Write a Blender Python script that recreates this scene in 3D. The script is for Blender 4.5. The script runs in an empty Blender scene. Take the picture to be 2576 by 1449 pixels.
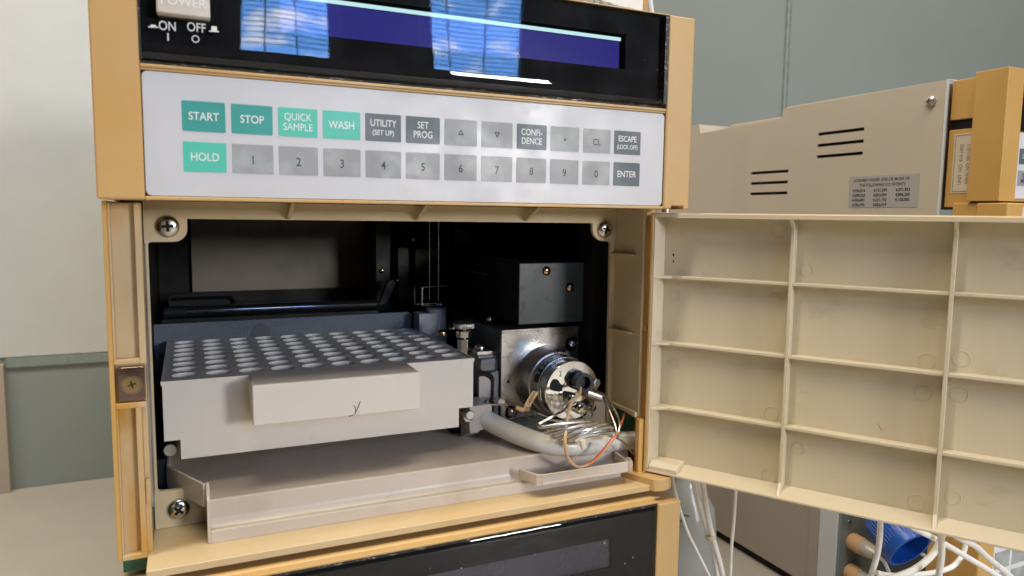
import bpy, bmesh, math, random
from mathutils import Vector, Matrix
random.seed(7)
SC = bpy.context.scene
COL = SC.collection
MM = 0.001
V = Vector

# ------------------------------------------------------------------ camera
cam_d = bpy.data.cameras.new('camera')
cam = bpy.data.objects.new('camera', cam_d)
COL.objects.link(cam)
R_RIGHT = V((0.91143585, -0.41125452, 0.01242614))
R_DOWN = V((-0.03056044, -0.09778528, -0.99473821))
R_FWD = V((0.41030568, 0.90626031, -0.10169313))
cam.matrix_world = Matrix((
    (R_RIGHT.x, -R_DOWN.x, -R_FWD.x, 29.129 * MM),
    (R_RIGHT.y, -R_DOWN.y, -R_FWD.y, -295.113 * MM),
    (R_RIGHT.z, -R_DOWN.z, -R_FWD.z, -3.819 * MM),
    (0, 0, 0, 1)))
cam_d.sensor_width = 36
cam_d.lens = 25.196
cam_d.clip_start = 0.01
cam_d.clip_end = 50
cam_d.dof.use_dof = True
cam_d.dof.focus_distance = 0.37
cam_d.dof.aperture_fstop = 15
SC.camera = cam

# ------------------------------------------------------------------ light
SC.view_settings.view_transform = 'Standard'
SC.view_settings.look = 'None'
SC.view_settings.exposure = 0.17
SC.view_settings.gamma = 1.0
SC.view_settings.use_curve_mapping = False

world = bpy.data.worlds.new('World')
SC.world = world
world.use_nodes = True
wn = world.node_tree
bg = wn.nodes['Background']
tc = wn.nodes.new('ShaderNodeTexCoord')
sp = wn.nodes.new('ShaderNodeSeparateXYZ')
rp = wn.nodes.new('ShaderNodeValToRGB')
mr = wn.nodes.new('ShaderNodeMapRange')
mr.inputs[1].default_value = -1
mr.inputs[2].default_value = 1
wn.links.new(tc.outputs['Generated'], sp.inputs[0])
wn.links.new(sp.outputs['Z'], mr.inputs[0])
wn.links.new(mr.outputs[0], rp.inputs[0])
els = rp.color_ramp.elements
els[0].position = 0.30
els[0].color = (0.10, 0.08, 0.055, 1)
els[1].position = 0.44
els[1].color = (0.55, 0.46, 0.34, 1)
for pos_, col_ in ((0.56, (0.62, 0.54, 0.43)), (0.61, (0.16, 0.145, 0.125)), (0.80, (0.16, 0.145, 0.125)), (0.92, (0.60, 0.54, 0.44))):
    e = els.new(pos_)
    e.color = (*col_, 1)
wn.links.new(rp.outputs[0], bg.inputs[0])
bg.inputs[1].default_value = 0.17


def area(name, loc, target, sx, sy, power, color):
    d = bpy.data.lights.new(name, 'AREA')
    d.shape = 'RECTANGLE'
    d.size = sx * MM
    d.size_y = sy * MM
    d.energy = power
    d.color = color
    o = bpy.data.objects.new(name, d)
    COL.objects.link(o)
    o.location = V(loc) * MM
    o.rotation_euler = (V(target) - V(loc)).to_track_quat('-Z', 'Y').to_euler()
    return o


area('added_daylight', (1010, -2000, 262), (60, 40, -80), 330, 280, 18.5, (1.0, 0.97, 0.93))  # unseen key lamp added below the window sills to strengthen the window light
area('ceiling_lamp', (330, -500, 1500), (320, -480, 0), 1200, 130, 17, (1.0, 0.89, 0.70))
area('ceiling_lamp', (1400, -150, 1500), (1400, -150, 0), 1200, 160, 7, (1.0, 0.89, 0.70))
area('ceiling_lamp', (-620, -160, 1450), (-620, -160, 0), 1200, 160, 21, (1.0, 0.92, 0.80))

# ------------------------------------------------------------------ materials
MATS = {}


def newmat(name):
    m = bpy.data.materials.new(name)
    m.use_nodes = True
    n = m.node_tree
    return m, n, n.nodes['Principled BSDF']


def noise_fac(n, scale, detail=4, rough=0.55, lo=0.35, hi=0.65, stretch=None, loc=(0, 0, 0)):
    t = n.nodes.new('ShaderNodeTexCoord')
    mp = n.nodes.new('ShaderNodeMapping')
    mp.inputs['Location'].default_value = loc
    if stretch:
        mp.inputs['Scale'].default_value = stretch
    nz = n.nodes.new('ShaderNodeTexNoise')
    nz.inputs['Scale'].default_value = scale
    nz.inputs['Detail'].default_value = detail
    nz.inputs['Roughness'].default_value = rough
    n.links.new(t.outputs['Object'], mp.inputs[0])
    n.links.new(mp.outputs[0], nz.inputs['Vector'])
    r = n.nodes.new('ShaderNodeMapRange')
    r.inputs[1].default_value = lo
    r.inputs[2].default_value = hi
    n.links.new(nz.outputs['Fac'], r.inputs[0])
    return r.outputs[0]


def mixc(n, fac, a, b):
    x = n.nodes.new('ShaderNodeMix')
    x.data_type = 'RGBA'
    if isinstance(fac, (int, float)):
        x.inputs[0].default_value = fac
    else:
        n.links.new(fac, x.inputs[0])
    for s, c in ((x.inputs[6], a), (x.inputs[7], b)):
        if isinstance(c, tuple):
            s.default_value = (*c, 1)
        else:
            n.links.new(c, s)
    return x.outputs[2]


def mul(c, k):
    return tuple(min(1, max(0, v * k)) for v in c)


def plastic(name, c, rough=0.45, var=0.10, grain=0.05, stain_or_sheen=None, stain_scale=18, stain_lo=0.55,
            stain_hi=0.75, spec=0.5, metal=0.0, coat=0.0, sub=0.0, stretch=None, graindist=0.00006, gscale=2600, speck=0.0, rvar=1.0, scuff=None):
    m, n, b = newmat(name)
    col = mixc(n, noise_fac(n, 9, 5), mul(c, 1 - var), mul(c, 1 + var * 0.5))
    if speck:
        col = mixc(n, noise_fac(n, 420, 3, 0.6, 0.66, 0.82), col, mul(c, 1 - speck))
    if stain_or_sheen:
        col = mixc(n, noise_fac(n, stain_scale, 4, 0.5, stain_lo, stain_hi, stretch), col, stain_or_sheen)
    if scuff:       # scuffs and grime rubbed into the surface
        sc_, sk_, slo_, shi_, sst_ = scuff
        col = mixc(n, noise_fac(n, sk_, 6, 0.65, slo_, shi_, sst_, (1.7, 0.4, 2.3)), col, sc_)
    n.links.new(col, b.inputs['Base Color'])
    rr = n.nodes.new('ShaderNodeMapRange')
    rr.inputs[3].default_value = max(0.02, rough - 0.08 * rvar)
    rr.inputs[4].default_value = rough + 0.10 * rvar
    n.links.new(noise_fac(n, 60, 5, 0.6), rr.inputs[0])
    n.links.new(rr.outputs[0], b.inputs['Roughness'])
    b.inputs['Metallic'].default_value = metal
    b.inputs['Specular IOR Level'].default_value = spec
    b.inputs['Coat Weight'].default_value = coat
    if sub:
        b.inputs['Subsurface Weight'].default_value = sub
        b.inputs['Subsurface Radius'].default_value = (0.004, 0.003, 0.002)
        b.inputs['Subsurface Scale'].default_value = 1.0
    if grain:
        bp = n.nodes.new('ShaderNodeBump')
        bp.inputs['Strength'].default_value = grain * 6
        bp.inputs['Distance'].default_value = graindist
        n.links.new(noise_fac(n, gscale, 2, 0.5, 0.2, 0.8), bp.inputs['Height'])
        n.links.new(bp.outputs[0], b.inputs['Normal'])
    MATS[name] = m
    return m


YELLOW = plastic('yellowed_plastic', (0.54, 0.355, 0.145), 0.42, 0.08, 0.05, speck=0.12, scuff=((0.46, 0.26, 0.08), 45, 0.60, 0.80, (1, 1, 0.35)), stain_or_sheen=(0.56, 0.30, 0.075), stain_scale=14,
                 stain_lo=0.5, stain_hi=0.8)
OCHRE = plastic('ochre_plastic', (0.57, 0.335, 0.095), 0.42, 0.08, 0.05)
BEIGE = plastic('beige_plastic', (0.55, 0.44, 0.265), 0.45, 0.06, 0.04, stain_or_sheen=(0.50, 0.37, 0.20), stain_scale=11,
                stain_lo=0.56, stain_hi=0.85)
BEIGE_STAINED = plastic('beige_plastic_stained', (0.56, 0.415, 0.235), 0.45, 0.06, 0.04, stain_or_sheen=(0.52, 0.27, 0.045),
                        stain_scale=26, stain_lo=0.48, stain_hi=0.68, stretch=(2.2, 1, 0.8))
DOORM = plastic('door_plastic', (0.62, 0.535, 0.39), 0.42, 0.06, 0.04, speck=0.12, scuff=((0.47, 0.38, 0.26), 30, 0.60, 0.80, (1, 1, 1.8)), stain_or_sheen=(0.56, 0.465, 0.29), stain_scale=9,
                stain_lo=0.5, stain_hi=0.9)
SHELFM = plastic('shelf_plastic', (0.59, 0.455, 0.265), 0.36, 0.09, 0.04, speck=0.2, scuff=((0.50, 0.33, 0.13), 40, 0.58, 0.78, (0.5, 1, 1)), stain_or_sheen=(0.55, 0.38, 0.17), stain_scale=12,
                 stain_lo=0.5, stain_hi=0.75)
RACKM = plastic('rack_plastic', (0.64, 0.595, 0.53), 0.36, 0.04, 0.02, rvar=0.5, scuff=((0.50, 0.44, 0.36), 55, 0.64, 0.82, (1, 1, 1)))
TRAYM = plastic('tray_plastic', (0.58, 0.505, 0.425), 0.38, 0.08, 0.05, speck=0.35, scuff=((0.40, 0.33, 0.27), 50, 0.60, 0.80, (0.6, 1, 1)), stain_or_sheen=(0.44, 0.35, 0.27), stain_scale=22,
                stain_lo=0.5, stain_hi=0.8)
KEYPADM = plastic('keypad_film', (0.56, 0.565, 0.59), 0.38, 0.03, 0.07, scuff=((0.50, 0.48, 0.46), 38, 0.62, 0.85, (1, 1, 1)), gscale=1800)
TEAL = plastic('teal_key', (0.028, 0.30, 0.27), 0.45, 0.06, 0.07, gscale=1800)
MINT = plastic('mint_key', (0.07, 0.50, 0.38), 0.45, 0.06, 0.07, gscale=1800)
SLATE = plastic('slate_key', (0.10, 0.125, 0.14), 0.45, 0.10, 0.07, gscale=1800)
GREYKEY = plastic('grey_key', (0.30, 0.31, 0.315), 0.45, 0.10, 0.07, stain_or_sheen=(0.42, 0.44, 0.43), stain_scale=70,
                  stain_lo=0.5, stain_hi=0.75, gscale=1800)
WHITEINK = plastic('white_ink', (0.72, 0.74, 0.72), 0.5, 0.02, 0)
DARKINK = plastic('dark_ink', (0.035, 0.04, 0.05), 0.5, 0.02, 0)
GREYINK = plastic('grey_ink', (0.16, 0.15, 0.14), 0.5, 0.02, 0)
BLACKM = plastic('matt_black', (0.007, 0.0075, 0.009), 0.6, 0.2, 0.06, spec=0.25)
SATINBLACK = plastic('satin_black', (0.008, 0.008, 0.009), 0.13, 0.2, 0.01)
MASKM = plastic('black_mask', (0.004, 0.004, 0.0045), 0.6, 0.1, 0.0, spec=0.1)
BLUEBLACK = plastic('textured_blue_black', (0.12, 0.132, 0.155), 0.5, 0.2, 0.40, speck=0.3, graindist=0.0002, gscale=1500)
BOXM = plastic('painted_dark_grey', (0.045, 0.055, 0.050), 0.32, 0.15, 0.06)
BROWNPANEL = plastic('dull_brown_panel', (0.20, 0.175, 0.145), 0.5, 0.15, 0.05, stain_or_sheen=(0.14, 0.12, 0.10), stain_scale=14,
                     stain_lo=0.5, stain_hi=0.65)
GREYPL = plastic('grey_plastic', (0.27, 0.27, 0.28), 0.45, 0.06, 0.08)
CASTM = plastic('cast_aluminium', (0.36, 0.36, 0.37), 0.48, 0.08, 0.45, metal=0.75, graindist=0.00025, gscale=1400)
STEEL = plastic('stainless_steel', (0.60, 0.57, 0.53), 0.27, 0.06, 0.02, metal=1.0)
BRUSHED = plastic('brushed_steel', (0.48, 0.455, 0.42), 0.24, 0.12, 0.05, metal=1.0, stain_or_sheen=(0.22, 0.20, 0.18),
                  stain_scale=45, stain_lo=0.60, stain_hi=0.72)
DULLSTEEL = plastic('dull_steel', (0.58, 0.55, 0.51), 0.30, 0.08, 0.04, metal=1.0)
POLISHED = plastic('polished_steel', (0.70, 0.68, 0.64), 0.09, 0.05, 0.0, metal=1.0)
BRASS = plastic('brass', (0.62, 0.47, 0.24), 0.22, 0.08, 0.0, metal=1.0)
SCREWM = plastic('screw_metal', (0.56, 0.52, 0.47), 0.20, 0.10, 0.02, metal=1.0)
COPPERY = plastic('brown_reflection_plate', (0.36, 0.25, 0.22), 0.18, 0.12, 0.02, metal=1.0)  # chrome latch plate, its brown reflection put into the colour
ALU = plastic('turned_aluminium', (0.42, 0.42, 0.42), 0.35, 0.06, 0.03, metal=1.0)
TRANSLUCENT = plastic('milky_tube', (0.72, 0.705, 0.65), 0.28, 0.01, 0.0, sub=0.5, rvar=0.2)
WHITETUBE = plastic('white_tube', (0.82, 0.82, 0.81), 0.30, 0.02, 0.0, sub=0.3)
TANTUBE = plastic('tan_tube', (0.56, 0.36, 0.20), 0.35, 0.06, 0.0)
ORANGETUBE = plastic('orange_tube', (0.72, 0.15, 0.04), 0.35, 0.06, 0.0)
DARKTUBE = plastic('tarnished_tube', (0.20, 0.17, 0.13), 0.28, 0.1, 0.0, metal=0.9)
TAGM = plastic('tan_tag', (0.68, 0.43, 0.20), 0.5, 0.08, 0.02)
CREAMTAG = plastic('cream_tag', (0.62, 0.57, 0.46), 0.4, 0.05, 0.0, sub=0.3)
NUTBLACK = plastic('black_nylon', (0.010, 0.012, 0.017), 0.32, 0.2, 0.04)
COVERM = plastic('painted_cover', (0.54, 0.475, 0.385), 0.42, 0.03, 0.10, gscale=1800)
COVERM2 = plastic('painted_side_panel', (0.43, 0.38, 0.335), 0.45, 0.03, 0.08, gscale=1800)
COVEREDGE = plastic('pale_cover_edge', (0.66, 0.69, 0.74), 0.4, 0.04, 0.03)
LABELSILVER = plastic('silver_label', (0.40, 0.39, 0.38), 0.35, 0.04, 0.02)
LABELCREAM = plastic('cream_label', (0.62, 0.53, 0.40), 0.5, 0.04, 0.02)
GREENM = plastic('green_plastic', (0.01, 0.10, 0.055), 0.4, 0.2, 0.02)
BLUECAP = plastic('blue_cap_plastic', (0.01, 0.085, 0.42), 0.30, 0.08, 0.02)
ORANGEFIT = plastic('orange_fitting', (0.64, 0.39, 0.21), 0.42, 0.06, 0.02)
PALEFIT = plastic('pale_fitting', (0.46, 0.41, 0.34), 0.35, 0.06, 0.02)
RECESSM = plastic('blue_grey_panel', (0.22, 0.255, 0.265), 0.35, 0.12, 0.03, stain_or_sheen=(0.15, 0.17, 0.17), stain_scale=20)
BENCHM = plastic('bench_laminate', (0.42, 0.385, 0.33), 0.5, 0.03, 0.02)
FILMM = plastic('frosted_film', (0.575, 0.59, 0.57), 0.36, 0.05, 0.0, stain_or_sheen=(0.62, 0.625, 0.60), stain_scale=5,
                stain_lo=0.5, stain_hi=0.7)  # pale blobs paint soft blurry reflections into the film colour
GLASSWALLM = plastic('grey_green_glass_wall', (0.25, 0.285, 0.268), 0.22, 0.015, 0.0, rvar=0.1, stain_or_sheen=(0.22, 0.245, 0.225),
                     stain_scale=1.6, stain_lo=0.45, stain_hi=0.7)
STRIPM = plastic('wall_strip', (0.42, 0.35, 0.28), 0.5, 0.04, 0.02)
SEAMM = plastic('wall_seam', (0.24, 0.285, 0.265), 0.3, 0.04, 0.0)
PAPERM = plastic('white_paper', (0.78, 0.75, 0.70), 0.6, 0.02, 0.0)
POLEM = plastic('orange_wood', (0.50, 0.26, 0.10), 0.5, 0.08, 0.02)
GREYHOSE = plastic('grey_corrugated', (0.24, 0.23, 0.21), 0.4, 0.12, 0.02)
WINFRAME = plastic('window_frame', (0.06, 0.06, 0.07), 0.5, 0.1, 0.0)
SLATM = plastic('blind_slat', (0.25, 0.27, 0.30), 0.4, 0.05, 0.0)
DISPLAYDARK = plastic('dead_display', (0.045, 0.040, 0.060), 0.25, 0.15, 0.0)


def emis(name, c, s):
    m, n, b = newmat(name)
    b.inputs['Base Color'].default_value = (*mul(c, 0.1), 1)
    b.inputs['Specular IOR Level'].default_value = 0.05
    b.inputs['Emission Color'].default_value = (*c, 1)
    b.inputs['Emission Strength'].default_value = s
    b.inputs['Roughness'].default_value = 0.25
    return m


LCDM = emis('lit_blue_screen', (0.035, 0.03, 0.30), 0.5)
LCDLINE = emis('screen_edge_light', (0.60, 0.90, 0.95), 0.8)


def glass_sheet(name, tint=(1, 1, 1), rough=0.018, chips=True, ior=1.52):
    m = bpy.data.materials.new(name)
    m.use_nodes = True
    n = m.node_tree
    n.nodes.clear()
    out = n.nodes.new('ShaderNodeOutputMaterial')
    tr = n.nodes.new('ShaderNodeBsdfTransparent')
    tr.inputs[0].default_value = (*tint, 1)
    gl = n.nodes.new('ShaderNodeBsdfGlossy')
    gl.inputs['Roughness'].default_value = rough
    fr = n.nodes.new('ShaderNodeFresnel')
    fr.inputs[0].default_value = ior
    mx = n.nodes.new('ShaderNodeMixShader')
    n.links.new(fr.outputs[0], mx.inputs[0])
    n.links.new(tr.outputs[0], mx.inputs[1])
    n.links.new(gl.outputs[0], mx.inputs[2])
    bp = n.nodes.new('ShaderNodeBump')
    bp.inputs['Strength'].default_value = 0.5
    bp.inputs['Distance'].default_value = 0.0016
    n.links.new(noise_fac(n, 16, 1, 0.4, 0, 1, (0.8, 1, 0.5)), bp.inputs['Height'])
    n.links.new(bp.outputs[0], gl.inputs['Normal'])
    last = mx.outputs[0]
    if chips:   # specks of dust stuck to the glass
        df = n.nodes.new('ShaderNodeBsdfDiffuse')
        df.inputs[0].default_value = (0.45, 0.43, 0.42, 1)
        m2 = n.nodes.new('ShaderNodeMixShader')
        f = noise_fac(n, 420, 1, 0.5, 0.80, 0.82)
        n.links.new(f, m2.inputs[0])
        n.links.new(last, m2.inputs[1])
        n.links.new(df.outputs[0], m2.inputs[2])
        last = m2.outputs[0]
    n.links.new(last, out.inputs[0])
    return m


GLASS = glass_sheet('display_glass')


def worn_edge(name):
    m, n, b = newmat(name)
    col = mixc(n, noise_fac(n, 700, 4, 0.7, 0.57, 0.66, (0.35, 1, 1)), (0.012, 0.011, 0.010), (0.46, 0.42, 0.36))
    n.links.new(col, b.inputs['Base Color'])
    b.inputs['Roughness'].default_value = 0.45
    bp = n.nodes.new('ShaderNodeBump')
    bp.inputs['Strength'].default_value = 0.8
    bp.inputs['Distance'].default_value = 0.0004
    n.links.new(noise_fac(n, 500, 4, 0.6, 0, 1), bp.inputs['Height'])
    n.links.new(bp.outputs[0], b.inputs['Normal'])
    return m


WORN = worn_edge('chipped_black_edge')


def sky_pane(name, loc):
    m = bpy.data.materials.new(name)
    m.use_nodes = True
    n = m.node_tree
    n.nodes.clear()
    out = n.nodes.new('ShaderNodeOutputMaterial')
    em = n.nodes.new('ShaderNodeEmission')
    c = mixc(n, noise_fac(n, 3.2, 5, 0.55, 0.50, 0.62, (1, 1, 2.4), loc), (0.13, 0.36, 0.90), (0.98, 0.98, 0.98))
    n.links.new(c, em.inputs[0])
    em.inputs[1].default_value = 21.0
    n.links.new(em.outputs[0], out.inputs[0])
    return m


# ------------------------------------------------------------------ mesh helpers (everything in millimetres)
ORIG = {}


def catmull(pts, sub=6, closed=False):
    P = [V(p) for p in pts]
    if len(P) < 3 or sub <= 1:
        return P
    out = []
    N = len(P)
    rng = range(N) if closed else range(N - 1)
    for i in rng:
        p1, p2 = P[i], P[(i + 1) % N]
        p0 = P[i - 1] if (i > 0 or closed) else p1 * 2 - p2
        p3 = P[(i + 2) % N] if (i + 2 < N or closed) else p2 * 2 - p1
        for k in range(sub):
            t = k / sub
            out.append(0.5 * ((2 * p1) + (p2 - p0) * t + (2 * p0 - 5 * p1 + 4 * p2 - p3) * t * t + (3 * p1 - p0 - 3 * p2 + p3) * t ** 3))
    if not closed:
        out.append(P[-1])
    return out


def arc2(cx, cy, r, a0, a1, n=8):
    return [(cx + r * math.cos(math.radians(a0 + (a1 - a0) * i / n)), cy + r * math.sin(math.radians(a0 + (a1 - a0) * i / n))) for i in range(n + 1)]


def rrect(x0, x1, z0, z1, r, n=5):
    return (arc2(x1 - r, z1 - r, r, 0, 90, n) + arc2(x0 + r, z1 - r, r, 90, 180, n) +
            arc2(x0 + r, z0 + r, r, 180, 270, n) + arc2(x1 - r, z0 + r, r, 270, 360, n))


class MB:
    def __init__(self):
        self.bm = bmesh.new()

    def box(self, x0, x1, y0, y1, z0, z1):
        return self.obox(V((0, 0, 0)), V((1, 0, 0)), V((0, 1, 0)), V((0, 0, 1)), x0, x1, y0, y1, z0, z1)

    def obox(self, o, u, v, w, x0, x1, y0, y1, z0, z1):
        vs = [self.bm.verts.new(o + u * x + v * y + w * z) for z in (z0, z1) for y in (y0, y1) for x in (x0, x1)]
        for f in ((0, 2, 3, 1), (4, 5, 7, 6), (0, 1, 5, 4), (1, 3, 7, 5), (3, 2, 6, 7), (2, 0, 4, 6)):
            self.bm.faces.new([vs[i] for i in f])
        return self

    def prism(self, pts, a, b, f):
        """pts: 2d outline, f(p, q, h) -> 3d point, extruded between a and b"""
        A = [self.bm.verts.new(f(p, q, a)) for p, q in pts]
        B = [self.bm.verts.new(f(p, q, b)) for p, q in pts]
        self.bm.faces.new(A)
        self.bm.faces.new(B[::-1])
        n = len(pts)
        for i in range(n):
            j = (i + 1) % n
            self.bm.faces.new((A[j], A[i], B[i], B[j]))
        return self

    def xprism(self, pts, a, b):      # outline in Y,Z run along X
        return self.prism(pts, a, b, lambda p, q, h: V((h, p, q)))

    def yprism(self, pts, a, b):      # outline in X,Z
        return self.prism(pts, a, b, lambda p, q, h: V((p, h, q)))

    def zprism(self, pts, a, b):      # outline in X,Y
        return self.prism(pts, a, b, lambda p, q, h: V((p, q, h)))

    def lathe(self, c, axis, prof, seg=32, cap=True, ref=None):
        c = V(c)
        ax = V(axis).normalized()
        u = ax.orthogonal().normalized() if ref is None else V(ref)
        w = ax.cross(u)
        rings = []
        for h, r in prof:
            r = max(r, 0.0005)
            rings.append([self.bm.verts.new(c + ax * h + (u * math.cos(2 * math.pi * k / seg) + w * math.sin(2 * math.pi * k / seg)) * r) for k in range(seg)])
        for a, b in zip(rings, rings[1:]):
            for k in range(seg):
                self.bm.faces.new((a[k], a[(k + 1) % seg], b[(k + 1) % seg], b[k]))
        if cap:
            self.bm.faces.new(rings[0][::-1])
            self.bm.faces.new(rings[-1])
        return self

    def tube(self, pts, r, seg=10, sub=6, closed=False, cap=True):
        P = catmull(pts, sub, closed)
        N = len(P)
        rings = []
        prev = None
        for i, p in enumerate(P):
            if closed:
                t = (P[(i + 1) % N] - P[i - 1]).normalized()
            else:
                t = (P[min(i + 1, N - 1)] - P[max(i - 1, 0)]).normalized()
            if prev is None:
                u = t.orthogonal().normalized()
            else:
                u = (prev - t * prev.dot(t)).normalized()
            prev = u
            w = t.cross(u)
            rr = r(i / (N - 1)) if callable(r) else r
            rings.append([self.bm.verts.new(p + (u * math.cos(2 * math.pi * k / seg) + w * math.sin(2 * math.pi * k / seg)) * rr) for k in range(seg)])
        pairs = list(zip(rings, rings[1:]))
        if closed:
            pairs.append((rings[-1], rings[0]))
        for a, b in pairs:
            for k in range(seg):
                self.bm.faces.new((a[k], a[(k + 1) % seg], b[(k + 1) % seg], b[k]))
        if cap and not closed:
            self.bm.faces.new(rings[0][::-1])
            self.bm.faces.new(rings[-1])
        return self

    def mesh(self, me, mat=None):
        t = bmesh.new()
        t.from_mesh(me)
        if mat:
            bmesh.ops.transform(t, matrix=mat, verts=t.verts)
        tmp = bpy.data.meshes.new('tmp')
        t.to_mesh(tmp)
        t.free()
        self.bm.from_mesh(tmp)
        bpy.data.meshes.remove(tmp)
        return self

    def curve(self, outlines, a, b, f):
        """filled outline with holes; f(x, y, h) -> point"""
        cu = bpy.data.curves.new('c', 'CURVE')
        cu.dimensions = '2D'
        cu.fill_mode = 'BOTH'
        cu.extrude = 0.5
        for pts in outlines:
            s = cu.splines.new('POLY')
            s.points.add(len(pts) - 1)
            for q, p in zip(s.points, pts):
                q.co = (p[0], p[1], 0, 1)
            s.use_cyclic_u = True
        o = bpy.data.objects.new('c', cu)
        COL.objects.link(o)
        dg = bpy.context.evaluated_depsgraph_get()
        me = bpy.data.meshes.new_from_object(o.evaluated_get(dg))
        bpy.data.objects.remove(o)
        bpy.data.curves.remove(cu)
        for v in me.vertices:
            v.co = f(v.co.x, v.co.y, a + (b - a) * (0.5 - v.co.z))
        self.bm.from_mesh(me)
        bpy.data.meshes.remove(me)
        return self

    def text(self, s, size, mat, ext=0.03, align='CENTER', spacing=1.0, xs=1.0, bold=0.0, line=0.9):
        cu = bpy.data.curves.new('t', 'FONT')
        cu.body = s
        cu.size = size
        cu.extrude = ext
        cu.offset = bold
        cu.align_x = align
        cu.align_y = 'CENTER'
        cu.space_character = spacing
        cu.space_line = line
        cu.resolution_u = 4
        o = bpy.data.objects.new('t', cu)
        COL.objects.link(o)
        dg = bpy.context.evaluated_depsgraph_get()
        me = bpy.data.meshes.new_from_object(o.evaluated_get(dg))
        bpy.data.objects.remove(o)
        bpy.data.curves.remove(cu)
        self.mesh(me, mat @ Matrix.Diagonal((xs, 1, 1, 1)))
        bpy.data.meshes.remove(me)
        return self

    def build(self, name, mat, parent=None, origin=None, bevel=0.0, seg=2, angle=32, fix=True):
        bm = self.bm
        bmesh.ops.remove_doubles(bm, verts=bm.verts, dist=0.0008)
        if fix:
            bmesh.ops.recalc_face_normals(bm, faces=bm.faces)
        if parent is not None:
            o0 = ORIG[parent.name]
        else:
            o0 = V(origin) if origin is not None else V((0, 0, 0))
        for v in bm.verts:
            v.co = (v.co - o0) * MM
        me = bpy.data.meshes.new(name)
        bm.to_mesh(me)
        bm.free()
        for p in me.polygons:
            p.use_smooth = True
        me.set_sharp_from_angle(angle=math.radians(angle))
        me.materials.append(mat)
        o = bpy.data.objects.new(name, me)
        COL.objects.link(o)
        if parent is not None:
            o.parent = parent
        else:
            o.location = o0 * MM
        ORIG[o.name] = o0
        if bevel:
            b = o.modifiers.new('bevel', 'BEVEL')
            b.width = bevel * MM
            b.segments = seg
            b.limit_method = 'ANGLE'
            b.angle_limit = math.radians(40)
            b.use_clamp_overlap = True
            w = o.modifiers.new('wn', 'WEIGHTED_NORMAL')
            w.keep_sharp = True
        return o


def tag(o, label=None, cat=None, group=None, kind=None):
    if label:
        o['label'] = label
    if cat:
        o['category'] = cat
    if group:
        o['group'] = group
    if kind:
        o['kind'] = kind
    return o


def thing(name, loc, label, cat, group=None):
    o = bpy.data.objects.new(name, None)
    o.empty_display_size = 0.02
    COL.objects.link(o)
    o.location = V(loc) * MM
    ORIG[o.name] = V(loc)
    return tag(o, label, cat, group)


def front(x, y, z):        # text lying in an X,Z plane, seen from -Y
    return Matrix(((1, 0, 0, x), (0, 0, -1, y), (0, 1, 0, z), (0, 0, 0, 1)))


def leftface(x, y, z):     # text on a plane facing -X
    return Matrix(((0, 0, -1, x), (-1, 0, 0, y), (0, 1, 0, z), (0, 0, 0, 1)))


# a pan head screw with a cross recess, facing -Y, radius 1, height h
def screw_mesh(r, h, washer=0.0):
    a = MB()
    prof = [(-0.4, r)]
    for i in range(7):
        t = i / 6 * math.pi / 2
        prof.append((h * (0.25 + 0.75 * math.sin(t)), r * (0.12 + 0.88 * math.cos(t)) if i < 6 else r * 0.12))
    a.lathe((0, 0, 0), (0, -1, 0), prof, 28)
    oa = a.build('tmp_screw', SCREWM)
    c = MB()
    w, l = r * 0.13, r * 0.50
    cross = [(w, w), (w, l), (-w, l), (-w, w), (-l, w), (-l, -w), (-w, -w), (-w, -l), (w, -l), (w, -w), (l, -w), (l, w)]
    ang = math.radians(20)
    cross = [(x * math.cos(ang) - z * math.sin(ang), x * math.sin(ang) + z * math.cos(ang)) for x, z in cross]
    c.yprism(cross, -h * 0.35, -h * 3)
    oc = c.build('tmp_cut', SCREWM)
    md = oa.modifiers.new('b', 'BOOLEAN')
    md.operation = 'DIFFERENCE'
    md.object = oc
    md.solver = 'EXACT'
    dg = bpy.context.evaluated_depsgraph_get()
    me = bpy.data.meshes.new_from_object(oa.evaluated_get(dg))
    bpy.data.objects.remove(oa)
    bpy.data.objects.remove(oc)
    me2 = MB()
    for v in me.vertices:
        v.co = v.co / MM
    me2.mesh(me)
    if washer:
        me2.lathe((0, 0, 0), (0, -1, 0), [(-0.9, washer), (-0.25, washer), (-0.1, washer * 0.95), (-0.1, r * 0.8)], 28)
    return me2


def screw(parent, x, y, z, r, h, mat=None, washer=0.0, rot=0.0, axis=None, name='screw'):
    s = screw_mesh(r, h, washer)
    k_ = MB()
    w_, l_ = r * 0.125, r * 0.47
    ca_, sa_ = math.cos(math.radians(20)), math.sin(math.radians(20))
    for a_, b_ in ((w_, l_), (l_, w_)):
        k_.yprism([(x_ * ca_ - z_ * sa_, x_ * sa_ + z_ * ca_) for x_, z_ in ((-a_, -b_), (a_, -b_), (a_, b_), (-a_, b_))], -h * 0.36, -h * (0.62 if a_ < b_ else 0.63))
    M = Matrix.Translation((x, y, z))
    if axis is not None:
        M = M @ V((0, -1, 0)).rotation_difference(V(axis)).to_matrix().to_4x4()
    M = M @ Matrix.Rotation(rot, 4, 'Y')
    bmesh.ops.transform(s.bm, matrix=M, verts=s.bm.verts)
    bmesh.ops.transform(k_.bm, matrix=M, verts=k_.bm.verts)
    o_ = s.build(name, mat or SCREWM, parent)
    if parent.type == 'EMPTY':
        k_.build('cross_shade', BLACKM, o_)  # black cross set in the cut to paint its shade
    else:
        k_.bm.free()
    return o_


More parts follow.
